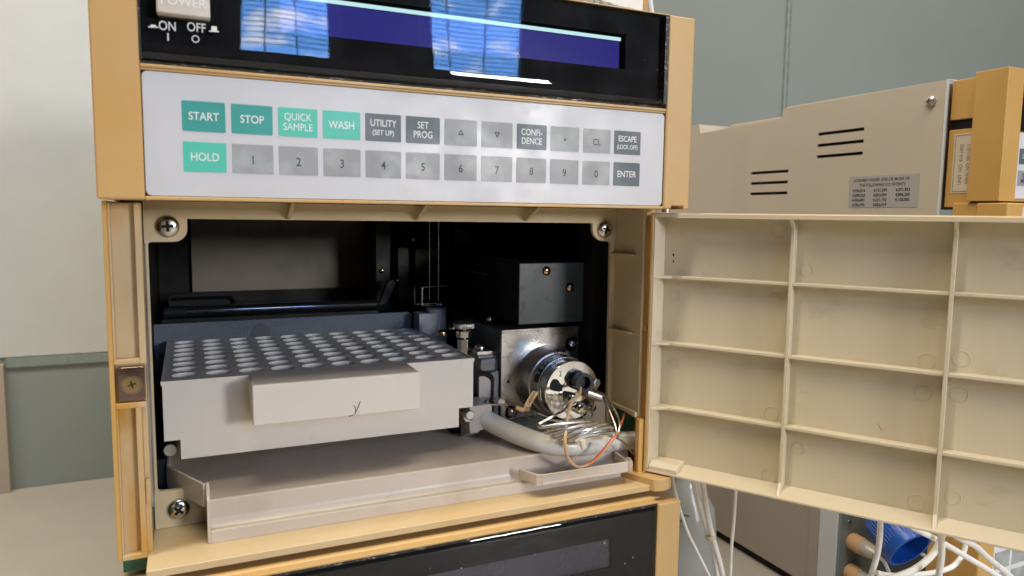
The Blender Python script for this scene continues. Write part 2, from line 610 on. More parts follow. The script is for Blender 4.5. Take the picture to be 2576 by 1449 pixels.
# ================================================================== THE SETTING
WALL_Y = 555
BENCH = -288
w = MB().box(-1600, 3200, WALL_Y, WALL_Y + 30, BENCH - 60, 1500)
tag(w.build('wall', GLASSWALLM), kind='structure')
b = MB().box(-1600, 3200, -900, WALL_Y - 1, BENCH - 30, BENCH)
tag(b.build('bench_top', BENCHM), 'pale beige laminate bench top under all the instruments', 'bench', kind='structure')
f = MB().box(-900, 430, WALL_Y - 2, WALL_Y - 0.5, -151.5, 1400)
tag(f.build('frosted_film', FILMM), 'pale frosted film on the glass wall left of the instrument', 'window film')
f = MB().box(-700, -141, WALL_Y - 10, WALL_Y - 0.6, BENCH + 0.5, -158)
tag(f.build('wall_strip', STRIPM), 'beige upright board at the left edge below the frosted film', 'board')
f = MB().box(-140, 430, WALL_Y - 3, WALL_Y - 0.4, -162, -152.2)
tag(f.build('film_rail', SEAMM), 'thin grey green band along the lower edge of the frosted film', 'rail')
f = MB().box(862, 868, WALL_Y - 3, WALL_Y - 0.4, BENCH + 0.5, 1400)
f.box(870, 871.5, WALL_Y - 2.2, WALL_Y - 0.5, BENCH + 0.5, 1400)
tag(f.build('wall_joint', SEAMM), 'pale vertical joint between two grey green wall panels', 'wall joint')

# windows of the room, behind the photographer; the display glass mirrors them
for (x0, x1, zt, loc, lab) in ((172, 452, 800, (0.2, 0, 0.1), 'tall window with blinds mirrored in the left half of the display glass'),
                           (776, 1080, 950, (3.1, 0, 0.65), 'tall window with blinds mirrored in the middle of the display glass')):
    wy = -2000
    t = thing('window', ((x0 + x1) / 2, wy, 440), lab, 'window', 'windows behind the photographer')
    MB().box(x0, x1, wy - 2, wy, 445, zt).build('pane', sky_pane('window_sky', loc), t)
    fr = MB()
    for a, c in ((x0 - 45, x0), (x1, x1 + 45)):
        fr.box(a, c, wy - 20, wy + 20, 400, zt + 45)
    fr.box(x0, x1, wy - 20, wy + 20, 400, 445).box(x0, x1, wy - 20, wy + 20, zt, zt + 45)
    fr.build('frame', WINFRAME, t)
    sl = MB()
    z = 470
    while z < zt - 10:
        sl.box(x0 + 2, x1 - 2, wy + 14, wy + 17, z, z + 2.6)
        z += 15
    for xx in (x0 + 60, (x0 + x1) / 2 + 20):
        sl.box(xx, xx + 4, wy + 10, wy + 13, 446, zt - 1)
    sl.build('blind', SLATM, t)

# ================================================================== AUTOSAMPLER
A = thing('autosampler', (130, 43, -147), 'yellowed beige laboratory sampler with key panel and its door standing open', 'laboratory instrument')

# ---- head housing
h = MB()
h.box(0, 15.4, 0, 22, 0, 93.2)
h.build('bezel_post', YELLOW, A, bevel=0.7)
h = MB()
h.yprism([(244.7, 0), (249.6, 0), (249.6, 1.5), (256.6, 1.5), (256.6, 0), (260, 0), (260, 93.2), (244.7, 93.2)], 0, 22)
h.build('bezel_post', YELLOW, A, bevel=0.7)
h = MB()
h.box(15.4, 244.7, 0.3, 40, 0, 1.3)
h.box(15.4, 244.7, 0.9, 18, 46.5, 47.5)
h.box(15.4, 244.7, 0.3, 18, 47.5, 48.7)
h.box(15.4, 244.7, 0.5, 22, 92.85, 93.5)
h.build('bezel_rail', YELLOW, A, bevel=0.25)
h = MB().box(0.6, 259.4, 22, 400, 1.3, 92.4)
h.build('top_cover', COVERM, A, bevel=1)
h = MB()
h.box(0.6, 3, 60, 400, -143, 1.0).box(257, 259.4, 60, 400, -110, 1.0).box(3, 257, 396, 400, -143, 1.0)
h.build('body_cover', COVERM, A)
h = MB().box(15.4, 244.7, 1.6, 18, 1.3, 46.5)
h.build('keypad_backing', BLACKM, A)

# ---- key panel
h = MB().yprism(rrect(15.7, 244.2, 1.5, 46.3, 2.0), 0.9, 1.55)
h.build('key_panel', KEYPADM, A, bevel=0.2)
keys1 = [('START', TEAL), ('STOP', TEAL), ('QUICK\nSAMPLE', MINT), ('WASH', MINT), ('UTILITY|(SET UP)', SLATE), ('SET\nPROG', SLATE),
         ('^', GREYKEY), ('v', GREYKEY), ('CONFI-\nDENCE', SLATE), ('.', GREYKEY), ('CL', GREYKEY), ('ESCAPE|(LOCK OFF)', SLATE)]
keys2 = [('HOLD', MINT)] + [(c, GREYKEY) for c in '1234567890'] + [('ENTER', SLATE)]
XS = 0.86
for row, (z0, z1) in ((keys1, (25.6, 36.7)), (keys2, (10.7, 21.8))):
    for i, (txt, mat) in enumerate(row):
        x0 = 28.5 + 17.0 * i
        x1 = x0 + 15.0
        k = MB().yprism(rrect(x0, x1, z0, z1, 0.5, 3), 0.80, 0.93)
        k = k.build('key', mat, A, bevel=0.06)
        xc, zc = (x0 + x1) / 2, (z0 + z1) / 2
        ink = DARKINK if mat is GREYKEY else WHITEINK
        t = MB()
        Y = 0.775
        if txt in '^v':
            s = 1 if txt == '^' else -1
            o = [(xc - 1.35, zc - 1.1 * s), (xc + 1.35, zc - 1.1 * s), (xc, zc + 1.35 * s)]
            q = [(xc - 0.62, zc - 0.66 * s), (xc + 0.62, zc - 0.66 * s), (xc, zc + 0.58 * s)]
            t.curve([o, q], Y - 0.02, Y + 0.02, lambda p, q_, hh: V((p, hh, q_)))
        elif txt == '.':
            t.box(xc - 0.42, xc + 0.42, Y - 0.02, Y + 0.02, zc - 0.75, zc + 0.1)
        elif '|' in txt:
            a, b2 = txt.split('|')
            t.text(a, 3.9, front(xc, Y, zc + 1.7), 0.02, xs=0.80 if len(a) > 6 else 0.80, bold=0.035)
            t.text(b2, 2.9, front(xc, Y, zc - 2.1), 0.02, xs=0.86 if len(b2) < 9 else 0.76, bold=0.025)
        elif '\n' in txt:
            for q_, part_ in enumerate(txt.split(chr(10))):
                t.text(part_, 4.0, front(xc, Y, zc + 1.95 - 3.9 * q_), 0.02, xs=0.83 if 'SAMPLE' in txt else 0.8, bold=0.0 if 'SAMPLE' in txt else 0.03)
        else:
            if len(txt) == 1:
                t.text(txt, 4.7, front(xc, Y, zc - 0.6), 0.02, xs=0.85, bold=0.04)
            else:
                t.text(txt, 4.2, front(xc, Y, zc - (0.7 if txt == 'CL' else 0.1)), 0.02, xs=0.86, bold=0.035)
        t.build('lettering', ink, k)

# ---- display window
g = MB()
prof = [(0.25, 93.0), (0.10, 91.6), (0.05, 91), (0.05, 90.5), (0.05, 57.5), (0.05, 56.8), (0.05, 56)]
for i in range(1, 7):
    a = i / 6 * math.radians(62)
    prof.append((0.05 + 7.0 * (1 - math.cos(a)) * 0.55, 56 - 7.0 * math.sin(a)))
prof += [(prof[-1][0], 49.0)]
vs = []
for x in (15.6, 244.5):
    vs.append([g.bm.verts.new(V((x, y, z))) for y, z in prof])
for i in range(len(prof) - 1):
    g.bm.faces.new((vs[0][i], vs[0][i + 1], vs[1][i + 1], vs[1][i]))
gl = g.build('display_window', GLASS, A, fix=False)
g = MB()
g.curve([[(15.6, 50.3), (244.6, 50.3), (244.6, 93.0), (15.6, 93.0)], [(64.3, 66.0), (222.4, 66.0), (222.4, 82.4), (64.3, 82.4)]], 3.6, 4.6,
        lambda p, q, hh: V((p, hh, q)))
g.build('mask', MASKM, gl)
g = MB()
g.xprism([(0.4, 48.75), (0.3, 49.0), (2.2, 50.4), (3.5, 50.7), (6, 50.7), (6, 48.75)], 15.5, 244.6)
g.box(242.6, 244.6, -0.05, 3.0, 51, 92.8)
g.box(15.45, 16.0, -0.02, 3.0, 50, 92.8)
g.build('chipped_border', WORN, gl)
MB().box(60, 221.0, 7.2, 8.2, 62, 79.4).build('screen', LCDM, gl)
MB().box(56, 230, 8.4, 9.2, 60, 88).build('screen_bezel', MASKM, gl)
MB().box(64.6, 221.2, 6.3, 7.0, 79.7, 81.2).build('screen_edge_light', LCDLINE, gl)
# glossy front of the lit screen itself
g = MB()
vs = [g.bm.verts.new(V(p)) for p in ((62, 6.0, 63), (225, 6.0, 63), (225, 6.0, 79.4), (62, 6.0, 79.4))]
g.bm.faces.new(vs)
g.build('screen_glass', glass_sheet('screen_glass', chips=False, ior=1.22), gl)

# power button and its marking
k = MB().box(21.5, 39.1, -4.2, 6, 65.9, 84)
pb = k.build('power_button', plastic('button_plastic', (0.58, 0.52, 0.44), 0.35, 0.06, 0.06, stain_or_sheen=(0.72, 0.70, 0.66), stain_scale=60), A, bevel=0.6)
MB().text('POWER', 4.4, front(30.3, -4.23, 70.4), 0.12, xs=0.98, bold=0.05).build('lettering', WHITEINK, pb)
t = MB()
t.text('ON', 4.6, front(24.8, -0.06, 62.3), 0.02, xs=0.80, bold=0.05)
t.text('OFF', 4.6, front(34.4, -0.06, 62.9), 0.02, xs=0.80, bold=0.05)
t.box(24.6, 25.15, -0.08, -0.03, 57.3, 60.0)
ring = [(34.0 + 1.35 * math.cos(a * math.pi / 16), 58.9 + 1.35 * math.sin(a * math.pi / 16)) for a in range(32)]
rin = [(34.0 + 0.95 * math.cos(a * math.pi / 16), 58.9 + 0.95 * math.sin(a * math.pi / 16)) for a in range(32)]
t.curve([ring, rin], -0.08, -0.03, lambda p, q, hh: V((p, hh, q)))
t.yprism([(18.6, 61.2), (22.0, 61.5), (21.8, 61.8), (21.2, 61.8), (21.0, 62.4), (19.4, 62.3), (19.2, 61.7), (18.5, 61.6)], -0.08, -0.03)
t.yprism([(38.7, 62.0), (42.1, 62.2), (42.0, 62.6), (41.4, 62.6), (41.3, 64.2), (39.5, 64.1), (39.4, 62.5), (38.6, 62.4)], -0.08, -0.03)
t.build('switch_marking', WHITEINK, A)

# ---- frame round the opening
FY = 43
hole = [(29.2, -7.3), (229.8, -7.8)]
hole += arc2(237.2, -10.2, 7.4, 178, 268, 8)
hole += [(240.6, -17.7), (241.6, -18.6)]
hole += [(242.2, -128), (241, -134.5), (33.5, -134.5), (30.3, -134.4)]
hole += [(29.2, -133.9), (28.6, -132.8), (28.2, -130.8)] + [(27.0, -128.6), (25.4, -127.1), (23.2, -126.3)] + [(15.0, -126.0), (13.8, -125.2)]
hole += [(13.8, -18.0), (14.5, -17.2)] + arc2(23.6, -11.6, 5.5, 270, 360, 8) + [(29.1, -9)]
fr = MB().curve([[(12.4, 1.2), (246, 1.2), (246, -142.8), (12.4, -142.8)], hole], FY, FY + 2.2, lambda p, q, hh: V((p, hh, q)))
fr.build('opening_frame', BEIGE, A)
# strip of the underside between lip and frame
MB().box(12, 250, 18.2, FY, 0.0, 1.1).build('head_underside', BEIGE, A)
for x in (71, 131, 189.5):
    MB().xprism([(42.9, -0.02), (42.9, -7.0), (41.8, -7.0), (26, -0.02)], x - 0.9, x + 0.9).build('gusset', BEIGE, A, bevel=0.2)
screw(A, 21.5, 42.9, -10.5, 4.7, 2.3, rot=0.3)
screw(A, 237.4, 42.9, -11.2, 4.6, 2.3, rot=0.7)
screw(A, 21.9, 42.9, -134.9, 4.6, 2.3, rot=1.0)

# ---- left latch column
c = MB()
c.box(1.5, 12.3, 21, 25, -143.0, -1.0)
c.box(10.5, 12.9, 17, 25, -63.8, -1.0)
c.box(1.5, 10.5, 17.2, 21, -63.8, -61.8)
c.box(1.5, 2.4, 17.3, 21, -61.8, -1.0)
c.box(1.5, 12.3, 17.2, 21, -81.4, -79.2)
c.box(8.3, 10.4, 17.2, 21, -141.3, -81.4)
c.box(1.5, 2.2, 17.4, 21, -141.3, -81.4)
c.box(1.5, 10.5, 17.2, 21, -143.4, -141.3)
c.box(10.4, 12.4, 19, 25, -109.7, -81.4)
c.box(10.6, 12.45, 20.2, 30, -122.2, -111.5)
col = c.build('latch_column', BEIGE_STAINED, A, bevel=0.25)
MB().box(-0.2, 1.5, 17, 60, -143.5, -0.4).build('outer_skin', OCHRE, col, bevel=0.3)
MB().box(12.35, 12.9, 25.2, FY - 0.1, -125.5, -17.5).build('side_strip', plastic('mottled_strip', (0.30, 0.27, 0.23), 0.3, 0.1, 0.02, stain_or_sheen=(0.14, 0.09, 0.075), stain_scale=60, stretch=(1, 1, 0.6)), col)
MB().box(2.2, 12.2, 21.2, 27, -79.2, -63.9).build('latch_recess', BLACKM, col)
lp = MB().yprism([(2.6, -65.6), (3.2, -65.0), (11.6, -65.0), (12.1, -65.6), (12.1, -78.0), (11.5, -78.6), (3.2, -78.6), (2.6, -78.0)], 17.4, 20.8)
lp = lp.build('latch_plate', COPPERY, A, bevel=0.25)
s = MB()
s.lathe((7.4, 17.38, -72), (0, -1, 0), [(-0.2, 3.75), (0.2, 3.75), (0.2, 3.45), (-0.1, 3.45), (-0.1, 3.2), (0.16, 3.2), (0.16, 0)], 40, cap=False)
s.build('screw_head', BRASS, lp)
s = MB()
for a_, b_ in ((0.28, 1.5), (1.5, 0.28)):
    s.yprism([(7.4 + x_ * 0.96 - z_ * 0.28, -72 + x_ * 0.28 + z_ * 0.96) for x_, z_ in ((-a_, -b_), (a_, -b_), (a_, b_), (-a_, b_))], 17.16 if a_ < b_ else 17.165, 17.3)
s.build('cross_shade', BLACKM, lp)  # flat black cross painted in place of the shaded recess
MB().box(2, 12, 26, 42, -143.9, -126).box(1.5, 12.3, 19, 43, -149.0, -143.95).build('green_insert', GREENM, A)

# ---- right wall with ribs and hinge column
r = MB().box(245, 246.6, 17, FY - 0.1, -110.6, -0.1)
r.xprism([(17.2, -107.6), (FY - 0.2, -107.8), (FY - 0.2, -108.6), (17.2, -110.5)], 243.2, 245)
for z in (-24.2, -66.2):
    r.xprism([(23, z + 0.25), (FY - 0.2, z + 0.5), (FY - 0.2, z - 0.6), (23, z - 0.2)], 241.9, 245)
r.build('side_wall', BEIGE, A, bevel=0.2)
r = MB()
r.box(246.7, 251.8, 26, 42, -110.6, -0.1)
r.box(246.2, 249.6, 14.2, 30, -63.4, -61.8)
r.box(252.2, 259.8, 28, 60, -142.8, -0.1)
r.box(243.6, 247.4, 13.4, 17, -142.8, -110.8)
r.box(247.4, 252.2, 17, 19, -142.8, -110.8)
r.build('hinge_column', OCHRE, A, bevel=0.3)
MB().box(247.2, 251.5, 30, 41, -125, -110).build('green_insert', GREENM, A)
MB().lathe((250.5, 6, -1.6), (0, 0, 1), [(0, 2.0), (1.6, 2.0)], 20).build('hinge_pin', STEEL, A)
MB().zprism(arc2(250.5, 10, 10, -120, 60, 14) + arc2(240, 20, 3, 90, 200, 4), -145.8, -139.5).build('hinge_foot', YELLOW, A, bevel=0.3)

# ---- shelf
s = MB().box(10.5, 249.6, 3.6, 44, -146.2, -143)
s.build('shelf', SHELFM, A, bevel=0.3)
MB().box(0.6, 259.4, 44.2, 400, -146.9, -144).build('base_pan', COVERM, A)

# ---- open door (own axes: u along the door, n out of its inner face)
DO = V((247, 12, 0))
DU = V((0.54093, -0.84106, 0)).normalized()
DN = V((-0.84106, -0.54093, 0)).normalized()
DZ = V((0, 0, 1))


def dbox(mb, t0, t1, n0, n1, z0, z1):
    return mb.obox(DO, DU, DN, DZ, t0, t1, n0, n1, z0, z1)


def dpt(t, n_, z):
    return DO + DU * t + DN * n_ + DZ * z


d = MB()
dbox(d, 0.6, 258, -14, -12, -138.6, -2.2)
dr = d.build('door', DOORM, A)
d = MB()
dbox(d, 0.6, 258, -12, 0, -4.3, -2.2)
dbox(d, 256.2, 258, -12, 0, -137.2, -4.3)
d.prism([(-12, -138.6), (0, -138.6), (0, -137.4), (-12, -134.8)], 0.6, 258, lambda p, q, hh: dpt(hh, p, q))
d.prism([(0.6, 0), (1.7, 0), (2.6, -12), (0.6, -12)], -137.0, -4.3, lambda p, q, hh: dpt(p, q, hh))
d.prism([(-12, -137.2), (-0.15, -138.2), (-0.15, -135.2), (-3, -133.0), (-12, -133.0)], 2.0, 17.5, lambda p, q, hh: dpt(hh, p, q))
d.build('rim', DOORM, dr, bevel=0.25)
d = MB()
dbox(d, -0.7, 0.58, -15.5, 0.3, -138.9, -2.0)
d.build('hinge_edge', YELLOW, dr, bevel=0.2)
d = MB()
dbox(d, 0, 259.5, -16, -14.05, -139.2, -1.8)
d.build('outer_skin', YELLOW, dr, bevel=0.4)
RH = -5.5
for t in (67.6, 132.8, 198):
    d = MB()
    d.prism([(-12, -4.3), (0, -4.3), (RH, -8.4), (RH, -132.0), (-1.0, -137.3), (-12, -134.9)], t - 0.85, t + 0.85, lambda p, q, hh: dpt(hh, p, q))
    d.build('rib', DOORM, dr, bevel=0.25)
for z in (-35.0, -70.0, -104.6):
    for (t0, t1) in ((1.8, 66.7), (68.5, 131.9), (133.7, 197.1), (198.9, 256)):
        d = MB()
        if t0 < 5:
            o = [(t0, -12), (t0, -0.3), (9.2, RH - 0.6), (t1, RH - 0.6), (t1, -12)]
        else:
            o = [(t0, -12), (t0, RH - 0.6), (t1, RH - 0.6), (t1, -12)]
        d.prism(o, z - 0.75, z + 0.75, lambda p, q, hh: dpt(p, q, hh))
        d.build('rib', DOORM, dr, bevel=0.2)


def ejmark(t, z, r_):
    marks = MB()
    pts = [dpt(t + r_ * math.cos(a * math.pi / 14), -11.96, z + r_ * math.sin(a * math.pi / 14)) for a in range(28)]
    marks.tube(pts, 0.17, 6, 1, True)
    marks.build('moulding_mark', DOORM, dr)


for t, z, r_ in ((9.2, -11.2, 3.6), (73.5, -28.4, 2.9), (9.4, -45, 2.7), (9.4, -64.8, 2.7), (59.5, -43.8, 3.4), (9.6, -81, 2.7), (9.7, -101, 2.7),
                 (60.5, -100.2, 3.4), (138.2, -63.2, 3.3), (138.4, -79, 3.3), (10.4, -130, 3.3), (74, -115.6, 2.9), (60.8, -132, 3.5), (125.2, -65.8, 3.3),
                 (124.5, -80.5, 3.3), (125, -130.5, 3.6), (60, -10, 3.4), (139, -125, 3.0)):
    ejmark(t, z, r_)
d = MB()
for (t, z, a, b2) in ((7.2, -23.9, 0.5, 0.8), (7.3, -27.2, 0.45, 0.6)):
    d.prism([(t - a, z + b2), (t + a, z + b2 * 0.9), (t + a * 0.9, z - b2 * 0.6), (t, z - b2), (t - a * 0.7, z)], -12.1, -11.93, lambda p, q, hh: dpt(p, hh, q))
d.build('dark_chip', BLACKM, dr)
d = MB()
d.tube([dpt(107.2, -11.97, -96.9), dpt(108.3, -11.97, -98.0), dpt(109.3, -11.97, -100)], lambda q: 0.08 + 0.22 * q * (1.2 - q), 6, 4)
d.build('brown_fleck', plastic('brown_fleck', (0.40, 0.28, 0.15), 0.6), dr)

# ---- chamber
c = MB()
c.box(7.5, 10, 45.3, 262, -140, -2).box(247, 249, 45.3, 262, -108, -2).box(10, 247, 45.3, 262, -2, -0.2)
c.box(7.5, 249, 262, 264, -142, -0.2).box(10, 247, 46, 262, -141.5, -139)
c.box(240.5, 246.8, 60, 76, -112, -4)
c.build('chamber_liner', BLACKM, A)
bp_ = MB().yprism([(31.2, -61), (31.2, -9), (165, -6), (165, -61)], 257, 259)
bp_.build('back_plate', BROWNPANEL, A)
c = MB().box(165.5, 246, 238, 257, -70, -4)
c.box(150, 160, 205, 240, -75, -4)
c.yprism([(147.5, -66), (152, -66), (159, -52), (157, -49), (153, -52)], 186, 190)
c.box(163.5, 171, 196, 222, -66, -28)
c.box(176, 214, 196, 214, -47, -29)
c.box(196, 207, 170, 190, -24, -14)
c.box(200, 202.2, 178, 180.5, -14, -3)
c.build('gantry', plastic('gantry_grey', (0.006, 0.0065, 0.008), 0.5, 0.2, 0.05, spec=0.3), A)
MB().tube([(188, 228, -38), (207, 74, -43)], 2.6, 12, 1).build('gantry_rod', SATINBLACK, A)
for (x, y, z) in ((153.8, 204.5, -44.5), (162.5, 195, -51), (177, 204, -22.5)):
    screw(A, x, y, z, 1.7, 1.3, mat=BRASS)

gr = MB().tube([(26.5, 170, -63.6), (141.5, 170, -63.6)], 3.2, 28, 1)
gr = gr.build('guide_rail', plastic('gloss_black_rod', (0.012, 0.012, 0.014), 0.10, 0.1, 0.0, spec=1.0, coat=1.0, rvar=0.2), A)
g = MB()
g.tube([(15, 170, -63.8), (27, 170, -63.8)], 3.6, 20, 1)
g.yprism(rrect(17, 56, -66, -55.5, 5), 196, 199)
g.box(14, 141.5, 166, 174, -73, -67.4)
g.build('rail_bracket', BLACKM, gr)
MB().tube([(20, 193, -58.5), (50, 193, -58.4), (54.5, 193, -60), (55.2, 193, -62.5)], 1.0, 8, 6).build('bracket_edge', SATINBLACK, gr)

dp = MB().yprism([(9.8, -138), (9.8, -68.6), (159.5, -68.0), (161.4, -69.5), (161.6, -138)], 156, 158)
dp.build('deck_plate', BLUEBLACK, A)
MB().lathe((67.6, 155.9, -76.5), (0, -1, 0), [(0, 5.6), (0.4, 5.6)], 24).build('sensor_disc', plastic('dark_blue_grey', (0.045, 0.05, 0.06), 0.5), A)
MB().box(162, 189.5, 78, 246, -139, -113).box(10.2, 16.5, 60, 155, -139, -117).build('chamber_deck', BLACKM, A)
for x in (18.9, 164.0):
    MB().lathe((x, 57, -112.4), (0, 1, 0), [(0, 2.6), (0.3, 3.0), (95, 3.0)], 24).build('rack_rod', ALU, A)

# vial station and cast parts between rack and valve
g = MB().lathe((175.2, 147, -95), (0, 0, 1), [(-30, 6.7), (27.0, 6.7), (27.1, 6.45), (27.4, 6.45), (27.5, 6.7), (29.6, 6.7), (30.2, 6.1)], 36)
g.box(161.8, 175.2, 140.6, 153.4, -120, -67.4)
g.build('needle_post', GREYPL, A, bevel=0.3)
n = MB()
for x in (171.7, 177.8):
    n.tube([(x, 150, -4), (x, 150, -60.3)], 0.38, 8, 1)
n.build('needle_rod', STEEL, A)
n = MB()
n.tube([(186, 150, -50.8), (168.5, 150, -51.4), (166.9, 150, -52.6), (166.7, 150, -61.8), (167.5, 150, -63.2), (178.4, 150, -63.4), (179.3, 150, -61.8)], 0.42, 8, 4)
n.tube([(164, 158, -50.9), (163.1, 155, -52.2), (163.0, 154, -61.0), (164.2, 153, -62.6), (178.6, 152, -62.4)], 0.42, 8, 4)
n.build('wire_guide', STEEL, A)

nb = MB()
nb.box(178.6, 191.2, 82, 106, -84.4, -82.2)
nb.build('seat_clamp', BRUSHED, A, bevel=0.25)
nb = MB()
nb.box(178.8, 192.6, 81, 112, -86.2, -84.4)
nb.yprism(rrect(179.8, 196, -93.2, -86.4, 1.6), 79.5, 112)
nb.yprism([(190, -93), (190, -120), (186.8, -120), (186.8, -97), (185, -94)], 76.8, 112)
nb.build('cast_bracket', CASTM, A, bevel=0.4)
kn = MB()
rp_ = [(6.35 + (0.14 if i % 2 else -0.14)) for i in range(96)]
outl = [(175.9 + rp_[i] * math.cos(i * math.pi / 48), 97 + rp_[i] * math.sin(i * math.pi / 48)) for i in range(96)]
kn.zprism(outl, -70.4, -67.6)
kn.lathe((175.9, 97, -67.6), (0, 0, 1), [(0, 5.9), (0.5, 5.4), (0.5, 0)], 32, cap=False)
kn = kn.build('thumb_knob', STEEL, A, bevel=0.1)
MB().lathe((175.9, 97, -76), (0, 0, 1), [(0, 4.5), (3.6, 4.7), (4.2, 4.3)], 6).build('hex_nut', STEEL, kn, bevel=0.2)
MB().lathe((175.9, 97, -86), (0, 0, 1), [(0, 3.9), (9, 3.9), (9, 1.4), (17, 1.4)], 6).build('hex_base', BRUSHED, kn, bevel=0.2)
screw(A, 184.2, 92, -82.0, 3.4, 2.2, mat=STEEL, axis=(0, 0, 1), washer=4.2)
screw(A, 164.8, 104, -74, 2.7, 2.0, mat=BRASS, axis=(0, 0, 1), washer=3.2)
screw(A, 174, 112, -73, 2.0, 1.6, mat=BRASS, axis=(0, 0, 1))

# ---- dark motor box and valve mount
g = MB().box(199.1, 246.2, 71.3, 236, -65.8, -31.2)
mb_ = g.build('motor_box', BLACKM, A, bevel=0.7)  # matt black paints the shade onto the sides and top of the box
MB().box(198.9, 246.4, 70, 71.3, -66, -31).build('box_front', BOXM, mb_, bevel=0.4)  # grey front split off so the painted shade stays on the body behind
screw(A, 216, 69.9, -35.6, 2.3, 1.6, mat=BRASS, washer=2.9, rot=0.2)
screw(A, 231.6, 69.9, -45.8, 2.4, 1.6, mat=BRASS, washer=3.0, rot=0.9)
screw(A, 195, 104, -67.5, 1.8, 2.5, mat=BRASS, axis=(0, 0, 1))
g = MB().box(190.3, 246.3, 76.4, 236, -138, -69.6)
g.build('valve_housing', BOXM, A, bevel=0.5)
pl = MB()
pl.curve([rrect(190.4, 239.6, -121, -70.6, 1.4), [(194.8 + 0.9 * math.cos(a * math.pi / 8), -99.5 + 0.9 * math.sin(a * math.pi / 8)) for a in range(16)]], 74.4, 76.2, lambda p, q, hh: V((p, hh, q)))
pl.box(190.6, 246, 74.6, 79, -70.6, -69.4)
pl = pl.build('mounting_plate', BRUSHED, A, bevel=0.2)
MB().box(239.7, 246.2, 74.9, 76.3, -125, -70.7).build('plate_edge', CASTM, pl)
screw(pl, 236.2, 74.3, -79.9, 2.9, 2.2, mat=STEEL, washer=4.6, rot=0.4)
screw(pl, 197.0, 74.3, -117.6, 2.9, 2.2, mat=STEEL, washer=4.4, rot=0.9)

# ---- injection valve
VC = (219.8, 0, -99.8)
v = MB().lathe((VC[0], 74.4, VC[2]), (0, -1, 0), [(0, 20.4), (4, 20.0), (10, 18.9), (12.6, 18.2), (13.0, 17.3), (21.6, 17.0), (22, 16.2)], 72)
va = v.build('injection_valve', DULLSTEEL, A)
v = MB().lathe((VC[0], 52.3, VC[2]), (0, -1, 0), [(0, 16.0), (0.1, 16.7), (2.2, 16.7), (2.4, 16.3), (2.8, 16.3), (3.0, 16.7), (8.0, 16.7), (8.5, 16.2), (8.5, 9.6), (8.2, 9.4), (8.2, 6.5), (8.7, 6.4), (8.7, 0)], 72, cap=False)
v.build('stator_disc', POLISHED, va)
band = MB()
ro = 17.42
for (ri_, ro_, y0, y1, a0, a1) in ((16.4, ro, 52.9, 57.9, 98, 168),):
    seg = 24
    ang = [math.radians(a0 + (a1 - a0) * i / seg) for i in range(seg + 1)]
    pts = [(VC[0] + ro_ * math.cos(a), VC[2] + ro_ * math.sin(a)) for a in ang] + [(VC[0] + ri_ * math.cos(a), VC[2] + ri_ * math.sin(a)) for a in reversed(ang)]
    band.yprism(pts, y0, y1)
bl = band.build('label_band', plastic('black_label', (0.008, 0.008, 0.010), 0.3, 0.1, 0), va)
tx = MB()
for ch, ad in zip('7010', (150, 138.5, 128.5, 117.5)):
    a = math.radians(ad)
    er = V((math.cos(a), 0, math.sin(a)))
    et = V((math.sin(a), 0, -math.cos(a)))
    M = Matrix(((et.x, 0, er.x, VC[0] + er.x * (ro + 0.03)), (0, 1, 0, 55.3), (et.z, 0, er.z, VC[2] + er.z * (ro + 0.03)), (0, 0, 0, 1)))
    tx.text(ch, 4.6, M, 0.02, xs=0.9, bold=0.06)
tx.build('lettering', WHITEINK, bl)
for (x, z, r_) in ((219.6, -87.3, 1.75), (208.4, -108.2, 2.0), (228, -114, 1.6)):
    v = MB().lathe((x, 44.2, z), (0, -1, 0), [(-0.3, r_), (0.45, r_), (0.45, r_ * 0.86), (-3, r_ * 0.80), (-3, 0)], 24, cap=False)
    bo = v.build('bolt', STEEL, va)
    MB().lathe((x, 44.2, z), (0, -1, 0), [(0.0, r_ * 0.78), (0.30, r_ * 0.78)], 6).build('socket', BLACKM, bo)
MB().yprism([(p.x, p.y) for p in catmull([(205.9, -95.4, 0), (207.6, -92.6, 0), (210.5, -92.9, 0), (212.5, -95.6, 0), (214.6, -96.8, 0), (213.4, -99.6, 0), (210.2, -99.4, 0), (206.5, -98.2, 0)], 4, True)],
             43.65, 43.9).build('spare_port', BLACKM, va)
MB().text('2', 4.6, front(212.2, 43.68, -89.9), 0.02, xs=0.85, bold=-0.01).build('engraving', GREYINK, va)
# knurled black nut
nut = MB()
ns = 64
prof_o = [7.0 + (0.16 if i % 2 else -0.16) for i in range(ns)]
NX, NZ = 223.9, -94.6
oo = [(NX + 5.4 / 7 * prof_o[i] * math.cos(2 * math.pi * i / ns), NZ + 5.4 / 7 * prof_o[i] * math.sin(2 * math.pi * i / ns)) for i in range(ns)]
ii = [(NX + 3.6 * math.cos(2 * math.pi * i / 32), NZ + 3.6 * math.sin(2 * math.pi * i / 32)) for i in range(32)]
nut.curve([oo, ii], 37.3, 41.6, lambda p, q, hh: V((p, hh, q)))
nut.lathe((NX, 41, NZ), (0, 1, 0), [(0, 4.6), (3, 4.4)], 32)
nut.build('knurled_nut', NUTBLACK, va, bevel=0.15)
nn = MB()
nn.lathe((217.6, 43.7, -103.6), (-0.15, -1, -0.12), [(0, 3.9), (3.2, 3.9), (3.7, 3.4)], 6)
nn.lathe((217.6, 43.7, -103.6), (-0.15, -1, -0.12), [(3.5, 2.7), (6.5, 2.5), (6.6, 1.2)], 20)
nn.lathe((223.4, 43.7, -109.2), (0, -1, -0.25), [(0, 3.4), (3.0, 3.4), (3.4, 3.0)], 6)
nn.lathe((223.4, 43.7, -109.2), (0, -1, -0.25), [(3.2, 2.4), (5.5, 2.3), (5.6, 1.0)], 20)
